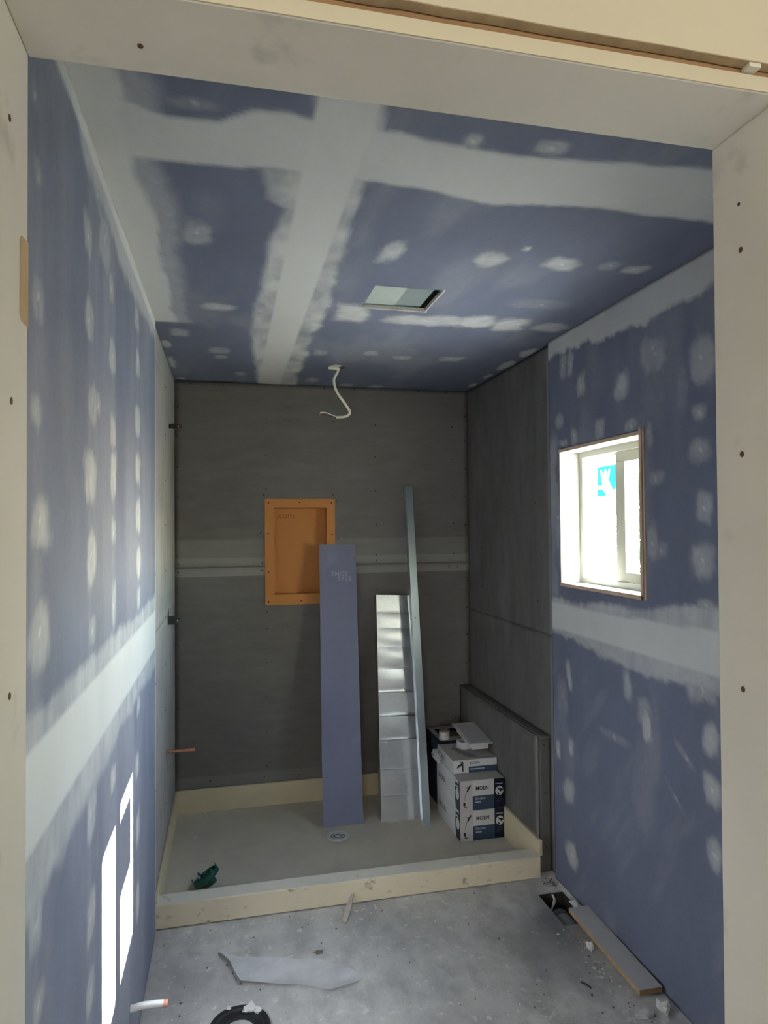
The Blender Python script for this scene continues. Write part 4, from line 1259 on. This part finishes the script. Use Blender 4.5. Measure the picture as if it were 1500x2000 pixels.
# ---- ceiling cable
cab = thing('electric_cable', 'white electric cable hanging from the shower ceiling', 'cable', (0.57, 3.49, ZC))
def smoothpts(P, n=8):
    P = [Vector(p) for p in P]
    out = []
    for i in range(len(P) - 1):
        p0, p1, p2, p3 = P[max(i - 1, 0)], P[i], P[i + 1], P[min(i + 2, len(P) - 1)]
        for k in range(n):
            t = k / n
            out.append(0.5 * ((2 * p1) + (-p0 + p2) * t + (2 * p0 - 5 * p1 + 4 * p2 - p3) * t * t + (-p0 + 3 * p1 - 3 * p2 + p3) * t ** 3))
    return out + [P[-1]]
pts = [(0.575, 0.01, 2.445), (0.566, 0.0, 2.415), (0.550, -0.01, 2.385), (0.544, -0.01, 2.36), (0.560, 0, 2.309), (0.609, 0.01, 2.243), (0.630, 0.012, 2.208), (0.622, 0.010, 2.189), (0.600, 0.008, 2.179), (0.556, 0.004, 2.174)]
pts = [(x - 0.57, y, z - ZC) for x, y, z in pts]
MB().tube(smoothpts(pts), 0.0068, 10, None, 0.55).obj('sheath', M_cable, cab, smooth=True)
e = Vector(pts[-1])
M_wirew = simple('white_wire', (0.72, 0.68, 0.62), 0.5)
for nm, mm, dz, dy, L in (('white_wire', M_wirew, 0.003, 0.0, [(0, 0, 0), (-0.03, 0, 0.012), (-0.055, 0, 0.020), (-0.083, 0, 0.020)]),
                          ('black_wire', M_black, -0.001, -0.003, [(0, 0, 0), (-0.03, 0, 0.006), (-0.055, 0, 0.013), (-0.078, 0, 0.012)]),
                          ('bare_wire', M_copper, 0.001, 0.004, [(0, 0, 0), (-0.035, 0, 0.011), (-0.06, 0, 0.015), (-0.088, 0, 0.016)])):
    MB().tube(smoothpts([(e.x + a, e.y + b + dy, e.z + c + dz) for a, b, c in L], 5), 0.0030 if nm != 'bare_wire' else 0.0022, 8).obj(nm, mm, cab, smooth=True)
MB().lathe([(0.001, -0.0012), (0.030, -0.0012), (0.034, 0.0002), (0.001, 0.0002)], 20, Matrix.Translation((-0.014, 0.0, 0)) @ Matrix.Diagonal((1, 1.3, 1, 1))).obj('torn_paper_edge', M_plaster, cab)
MB().lathe([(0.001, -0.003), (0.02, -0.003), (0.02, -0.001), (0.001, -0.001)], 14, Matrix.Translation((0.020, 0.012, 0)) @ Matrix.Diagonal((0.9, 1.2, 1, 1))).obj('cable_hole', M_dark, cab)
MB().tube([(-0.052, 0.004, -0.006), (-0.02, -0.004, -0.009), (-0.004, -0.004, -0.010)], 0.0075, 8, None, 0.7).obj('paper_curl', M_cable, cab, smooth=True)

# ---- green plastic cap on the pan
gc = thing('green_cap', 'dark green plastic cap lying tilted by the pan curb', 'cap', M=Matrix.Translation((-0.098, 3.145, PZ + 0.040)) @ Matrix.Rotation(math.radians(-33), 4, 'Y') @ Matrix.Rotation(math.radians(-8), 4, 'X'))
MB().lathe([(0.001, -0.011), (0.056, -0.011), (0.060, -0.008), (0.060, 0.010), (0.054, 0.012), (0.052, -0.004), (0.001, -0.005)], 40).obj('cap_disc', M_green, gc, smooth=True)
MB().lathe([(0.014, -0.038), (0.020, -0.038), (0.020, -0.010), (0.014, -0.010)], 24, Matrix.Translation((0.012, -0.012, 0))).obj('cap_stem', M_green, gc, smooth=True)
for a in (0.35, -0.75, 3.3, 2.2, -2.2):
    MB().prism([(-0.008, 0.008), (0.008, 0.008), (0.005, 0.022), (-0.002, 0.028)], -0.002, 0.002, 'y', Matrix.Rotation(a, 4, 'Z') @ Matrix.Translation((0.057, 0, 0)) @ Matrix.Rotation(math.pi / 2, 4, 'Z')).obj('cap_tab', M_green, gc)

# ---- floor clutter
shim = thing('wood_shim', 'pale wooden stick leaning against the front of the pan curb', 'stick', M=frame(Vector((0.452, 2.728, 0.001)), (0.9, -0.4, 0), Vector((0.508, 2.846, 0.048)) - Vector((0.452, 2.728, 0.001))))
Lq = (Vector((0.508, 2.846, 0.048)) - Vector((0.452, 2.728, 0.001))).length
MB().prism([(-0.010, 0.006), (0.0, 0.0), (0.010, 0.003), (0.011, Lq * 0.6), (0.006, Lq), (-0.006, Lq * 0.97), (-0.011, Lq * 0.5)], -0.003, 0.003, 'y').obj('stick_blade', simple('shim_wood', (0.52, 0.45, 0.38), 0.8, vary=0.15, stretch=(8, 8, 1)), shim)

bd = thing('trim_board', 'short white faced board with raw brown edges lying along the right wall', 'board', M=Matrix.Translation((1.345, 2.055, 0.0)) @ Matrix.Rotation(math.radians(-1.2), 4, 'Z'))
MB().box(0.0, 0.085, 0.0, 0.505, 0.012, 0.030).obj('board_core', M_mdf, bd, bevel=0.0006)
MB().box(0.0004, 0.0846, 0.0004, 0.5046, 0.0300, 0.0306).obj('white_face', simple('dusty_white_face', (0.52, 0.51, 0.52), 0.6, vary=0.06), bd)
MB().box(-0.0006, 0.0, 0.001, 0.504, 0.0125, 0.0295).obj('pale_edge', M_palewood, bd)
MB().box(0.01, 0.075, 0.05, 0.08, 0.0, 0.012).box(0.01, 0.075, 0.42, 0.44, 0.0, 0.012).obj('under_batten', M_rawwood, bd)

pf = thing('frosted_film', 'translucent sheet of frosted film lying on the concrete floor', 'film', (0.2, 2.48, 0.0))
outl = [(-0.039, 2.641), (-0.016, 2.671), (0.002, 2.616), (0.170, 2.566), (0.321, 2.520), (0.40, 2.47), (0.471, 2.383), (0.406, 2.344), (0.335, 2.330), (0.232, 2.381), (0.039, 2.448), (0.025, 2.484), (0.002, 2.570)]
bm = bmesh.new()
pv = [bm.verts.new((a - 0.2, b - 2.48, 0)) for a, b in outl]
bm.faces.new(pv)
bmesh.ops.triangulate(bm, faces=bm.faces)
bmesh.ops.subdivide_edges(bm, edges=bm.edges, cuts=7, use_grid_fill=True)
def seg_d(p, a, b):
    ab, ap = (b[0] - a[0], b[1] - a[1]), (p[0] - a[0], p[1] - a[1])
    t = max(0, min(1, (ab[0] * ap[0] + ab[1] * ap[1]) / (ab[0] ** 2 + ab[1] ** 2)))
    return math.hypot(ap[0] - t * ab[0], ap[1] - t * ab[1])
nearside = [(outl[i], outl[i + 1]) for i in (7, 8, 9, 10, 11)] + [(outl[12], outl[0])]
for v in bm.verts:
    p = (v.co.x + 0.2, v.co.y + 2.48)
    d = min(seg_d(p, a, b_) for a, b_ in nearside)
    v.co.z = 0.004 + 0.012 * max(0, 1 - d / 0.045) + 0.002 * math.sin(30 * p[0]) * math.cos(21 * p[1])
me = bpy.data.meshes.new('film_sheet')
bm.to_mesh(me)
bm.free()
me.materials.append(M_film)
for p in me.polygons:
    p.use_smooth = True
fo_ = bpy.data.objects.new('film_sheet', me)
COL.objects.link(fo_)
fo_.parent = pf
rimb = MB()
rp = [(outl[i][0] - 0.2, outl[i][1] - 2.48, 0.006) for i in (0, 12, 11, 10)]
rimb.tube(smoothpts(rp, 4), [0.003] + [0.007] * 11 + [0.004], 8, None, 0.7)
rimb.obj('rolled_edge', film_mat('film_edge', (0.30, 0.30, 0.30), 0.25), pf, smooth=True)

tf = thing('toilet_flange', 'black plastic toilet flange ring on the floor spattered with plaster', 'flange', (0.030, 2.232, 0.0))
MB().lathe([(0.050, 0.002), (0.097, 0.002), (0.099, 0.008), (0.094, 0.016), (0.078, 0.017), (0.074, 0.012), (0.060, 0.012), (0.056, 0.018), (0.050, 0.018)], 48).obj('flange_ring', M_black, tf, smooth=True)
MB().lathe([(0.001, -0.06), (0.050, -0.06), (0.050, 0.017), (0.047, 0.017), (0.047, -0.055), (0.001, -0.055)], 32).obj('pipe_socket', M_black, tf, smooth=True)
for a0, a1 in ((1.9, 2.7), (-0.4, 0.35), (3.6, 4.4)):
    MB().lathe([(0.064, 0.0115), (0.070, 0.0115), (0.070, 0.0126), (0.064, 0.0126)], 10, None, a0, a1).obj('bolt_slot', M_dark, tf)
def blob(cx, cy, r, z0, z1, n=11, ax=1.0, M=None, mb=None):
    pl = []
    for k in range(n):
        a = 2 * math.pi * k / n
        rr = r * random.uniform(0.6, 1.25)
        pl.append((cx + rr * math.cos(a) * ax, cy + rr * math.sin(a)))
    return (mb or MB()).prism(pl, z0, z1, 'z', M)
q = blob(0.040, 0.070, 0.026, 0.015, 0.0205, 13, 0.8)
blob(0.062, 0.056, 0.016, 0.014, 0.019, 11, 1.0, None, q)
blob(0.020, 0.062, 0.010, 0.012, 0.016, 9, 1.0, None, q)
blob(-0.03, 0.083, 0.005, 0.016, 0.0175, 7, 1.6, None, q)
q.obj('plaster_splash', M_plaster, tf)['kind'] = 'stuff'

# pipe in the floor hole
dp = thing('drain_pipe', 'grey plastic drain pipe seen in the hole in the floor slab', 'pipe', (1.365, 2.60, -0.075))
MB().tube([(0.0, -0.095, 0), (0.0, 0.0, 0.0), (-0.004, 0.06, -0.004)], 0.044, 24).obj('pipe', M_pvc, dp, smooth=True)
MB().lathe([(0.045, -0.006), (0.050, -0.006), (0.050, 0.02), (0.045, 0.02)], 24, Matrix.Translation((-0.004, 0.055, -0.003)) @ Matrix.Rotation(math.pi / 2, 4, 'X')).obj('pipe_collar', simple('dark_pvc', (0.12, 0.14, 0.14), 0.4), dp, smooth=True)
MB().tube(smoothpts([(-0.030, 0.075, 0.030), (-0.016, 0.085, 0.050), (-0.004, 0.095, 0.066), (0.0, 0.120, 0.072)], 5), [0.004] * 5 + [0.007] * 11, 7, None, 0.6).obj('cement_smear', M_plaster, dp, smooth=True)

def lump(name, label, loc, r, m, group=None):
    bm = bmesh.new()
    bmesh.ops.create_icosphere(bm, subdivisions=2, radius=1.0)
    s = random.random() * 9
    for v in bm.verts:
        c = v.co
        k = 1 + 0.35 * math.sin(4.1 * c.x + s) * math.cos(3.7 * c.y + 2 * s) + 0.2 * math.sin(6 * c.z + 5 * c.x + s)
        v.co = Vector((c.x * r[0] * k, c.y * r[1] * k, max(c.z * k, -0.55) * r[2]))
    me = bpy.data.meshes.new(name)
    bm.to_mesh(me)
    bm.free()
    me.materials.append(m)
    o = bpy.data.objects.new(name, me)
    COL.objects.link(o)
    o.location = (loc[0], loc[1], loc[2] + r[2] * 0.5)
    return tag(o, label, 'plaster', group)
lump('plaster_lump', 'round whitish plaster crumb beside the middle of the white faced board', (1.327, 2.342, 0), (0.012, 0.016, 0.016), M_plaster)
lump('plaster_lump', 'largest pale plaster lump at the near end of the white faced board', (1.395, 1.995, 0), (0.020, 0.024, 0.016), M_plaster)
lump('plaster_lump', 'flat plaster lump near the right jamb, left of the largest lump', (1.315, 1.985, 0), (0.030, 0.014, 0.010), M_plaster)
lump('cement_splash', 'pale cement chunk on the rim of the hole in the floor', (1.418, 2.60, -0.006), (0.018, 0.050, 0.016), M_plaster)
lump('dirt_clod', 'small brown dirt clod on the floor behind the frosted film', (0.328, 2.561, 0), (0.018, 0.010, 0.006), M_dirt)
tw = MB().tube([(1.196, 2.178, 0.003), (1.206, 2.160, 0.005), (1.214, 2.142, 0.003)], 0.003, 6).obj('black_twig', M_black)
tag(tw, 'thin black sliver lying alone on open floor near the white faced board', 'sliver')

# debris nobody could count
def debris(name, label, pts, m, smin, smax, z=0.0):
    q = MB()
    for x, y in pts:
        r = random.uniform(smin, smax) * (0.6 if random.random() < 0.6 else 1)
        blob(x, y, r, z + 0.0003, z + random.uniform(0.001, 0.005), random.randint(5, 7), random.uniform(0.5, 1.4), None, q)
    o = q.obj(name, m)
    tag(o, label, 'debris', None, 'stuff')
    return o
P = [(0.599, 2.800), (0.743, 2.840), (0.943, 2.661), (1.003, 2.692), (0.481, 2.660), (0.812, 2.649), (1.277, 2.419), (1.308, 2.388), (-0.123, 2.802), (-0.198, 2.518), (-0.086, 2.361), (0.876, 2.399), (0.685, 2.275), (1.257, 1.978), (1.322, 1.964), (-0.171, 3.637), (-0.130, 3.927), (1.0, 2.67)]
for k in range(110):
    P.append((random.uniform(-0.26, 1.42), random.uniform(1.8, 2.84)))
for k in range(45):
    t = random.random()
    P.append((1.30 + random.gauss(0, 0.03), 1.9 + 0.55 * t + random.gauss(0, 0.03)))
P = [p for p in P if not (HX0 - 0.02 < p[0] < HX1 + 0.02 and HY0 - 0.02 < p[1] < HY1 + 0.02) and not (1.33 < p[0] and 2.03 < p[1] < 2.58) and math.hypot(p[0] - 0.03, p[1] - 2.232) > 0.11]
debris('plaster_debris', 'white plaster specks strewn over the concrete floor', [p for p in P if p[1] < YF - 0.01], M_plaster, 0.0025, 0.0085)
debris('pan_debris', 'white plaster flakes scattered on the shower pan floor', [(-0.171, 3.637), (-0.165, 3.645), (-0.130, 3.93), (0.092, 3.87), (0.664, 3.142), (0.2, 3.3), (0.75, 3.2), (-0.02, 3.5), (0.9, 3.1), (1.0, 3.25)], M_plaster, 0.004, 0.013, PZ)
D = [(random.uniform(-0.26, 1.42), random.uniform(1.85, 2.83)) for k in range(60)] + [(1.30 + random.gauss(0, 0.035), random.uniform(1.92, 2.4)) for k in range(40)] + [(1.40 + random.gauss(0, 0.02), 2.80 + random.gauss(0, 0.02)) for k in range(50)]
D = [p for p in D if not (HX0 - 0.02 < p[0] < HX1 + 0.02 and HY0 - 0.02 < p[1] < HY1 + 0.02) and not (1.33 < p[0] and 2.03 < p[1] < 2.58) and math.hypot(p[0] - 0.03, p[1] - 2.232) > 0.11 and p[1] < YF - 0.008]
debris('dirt_debris', 'dark dirt crumbs scattered over the concrete floor', D, M_dirt, 0.002, 0.006)

# ================================================================= OUTDOORS seen through the window
ground = MB().box(1.75, 40, -14, 60, -0.45, -0.30)
struct(ground.obj('ground', M_soil))
pst = thing('porch_post', 'white painted porch post outside the window', 'post', (3.55, 5.46, -0.3))
MB().box(-0.035, 0.035, -0.035, 0.035, 0, 2.7).obj('post_shaft', M_postpaint, pst, bevel=0.006)
MB().box(-0.055, 0.055, -0.055, 0.055, 0.0, 0.18).obj('post_base', M_postpaint, pst, bevel=0.006)
tr = thing('leafy_tree', 'sunlit leafy tree beyond the window', 'tree', (6.78, 9.23, -0.3))
MB().tube([(0, 0, 0), (0.03, 0.02, 0.8), (-0.02, 0, 1.7), (0.0, 0.05, 2.6)], [0.12, 0.10, 0.08, 0.04], 10).obj('trunk', M_bark, tr, smooth=True)
lv = MB()
for k in range(4200):
    while True:
        p = Vector((random.uniform(-1, 1), random.uniform(-1, 1), random.uniform(-1, 1)))
        if 0.25 < p.length < 1:
            break
    p = Vector((p.x * 0.75, p.y * 0.75, 1.9 + p.z * 1.5))
    s = random.uniform(0.05, 0.10)
    Mx = Matrix.Translation(p) @ Matrix.Rotation(random.uniform(0, 6.28), 4, 'Z') @ Matrix.Rotation(random.uniform(-1.2, 1.2), 4, 'X')
    lv.add([(-s * 0.45, 0, 0), (0, -s, 0.01), (s * 0.45, 0, 0), (0, s, 0.015)], [(0, 1, 2, 3)], Mx)
fo2 = lv.obj('foliage', M_leaf, tr)
fo2['kind'] = 'stuff'
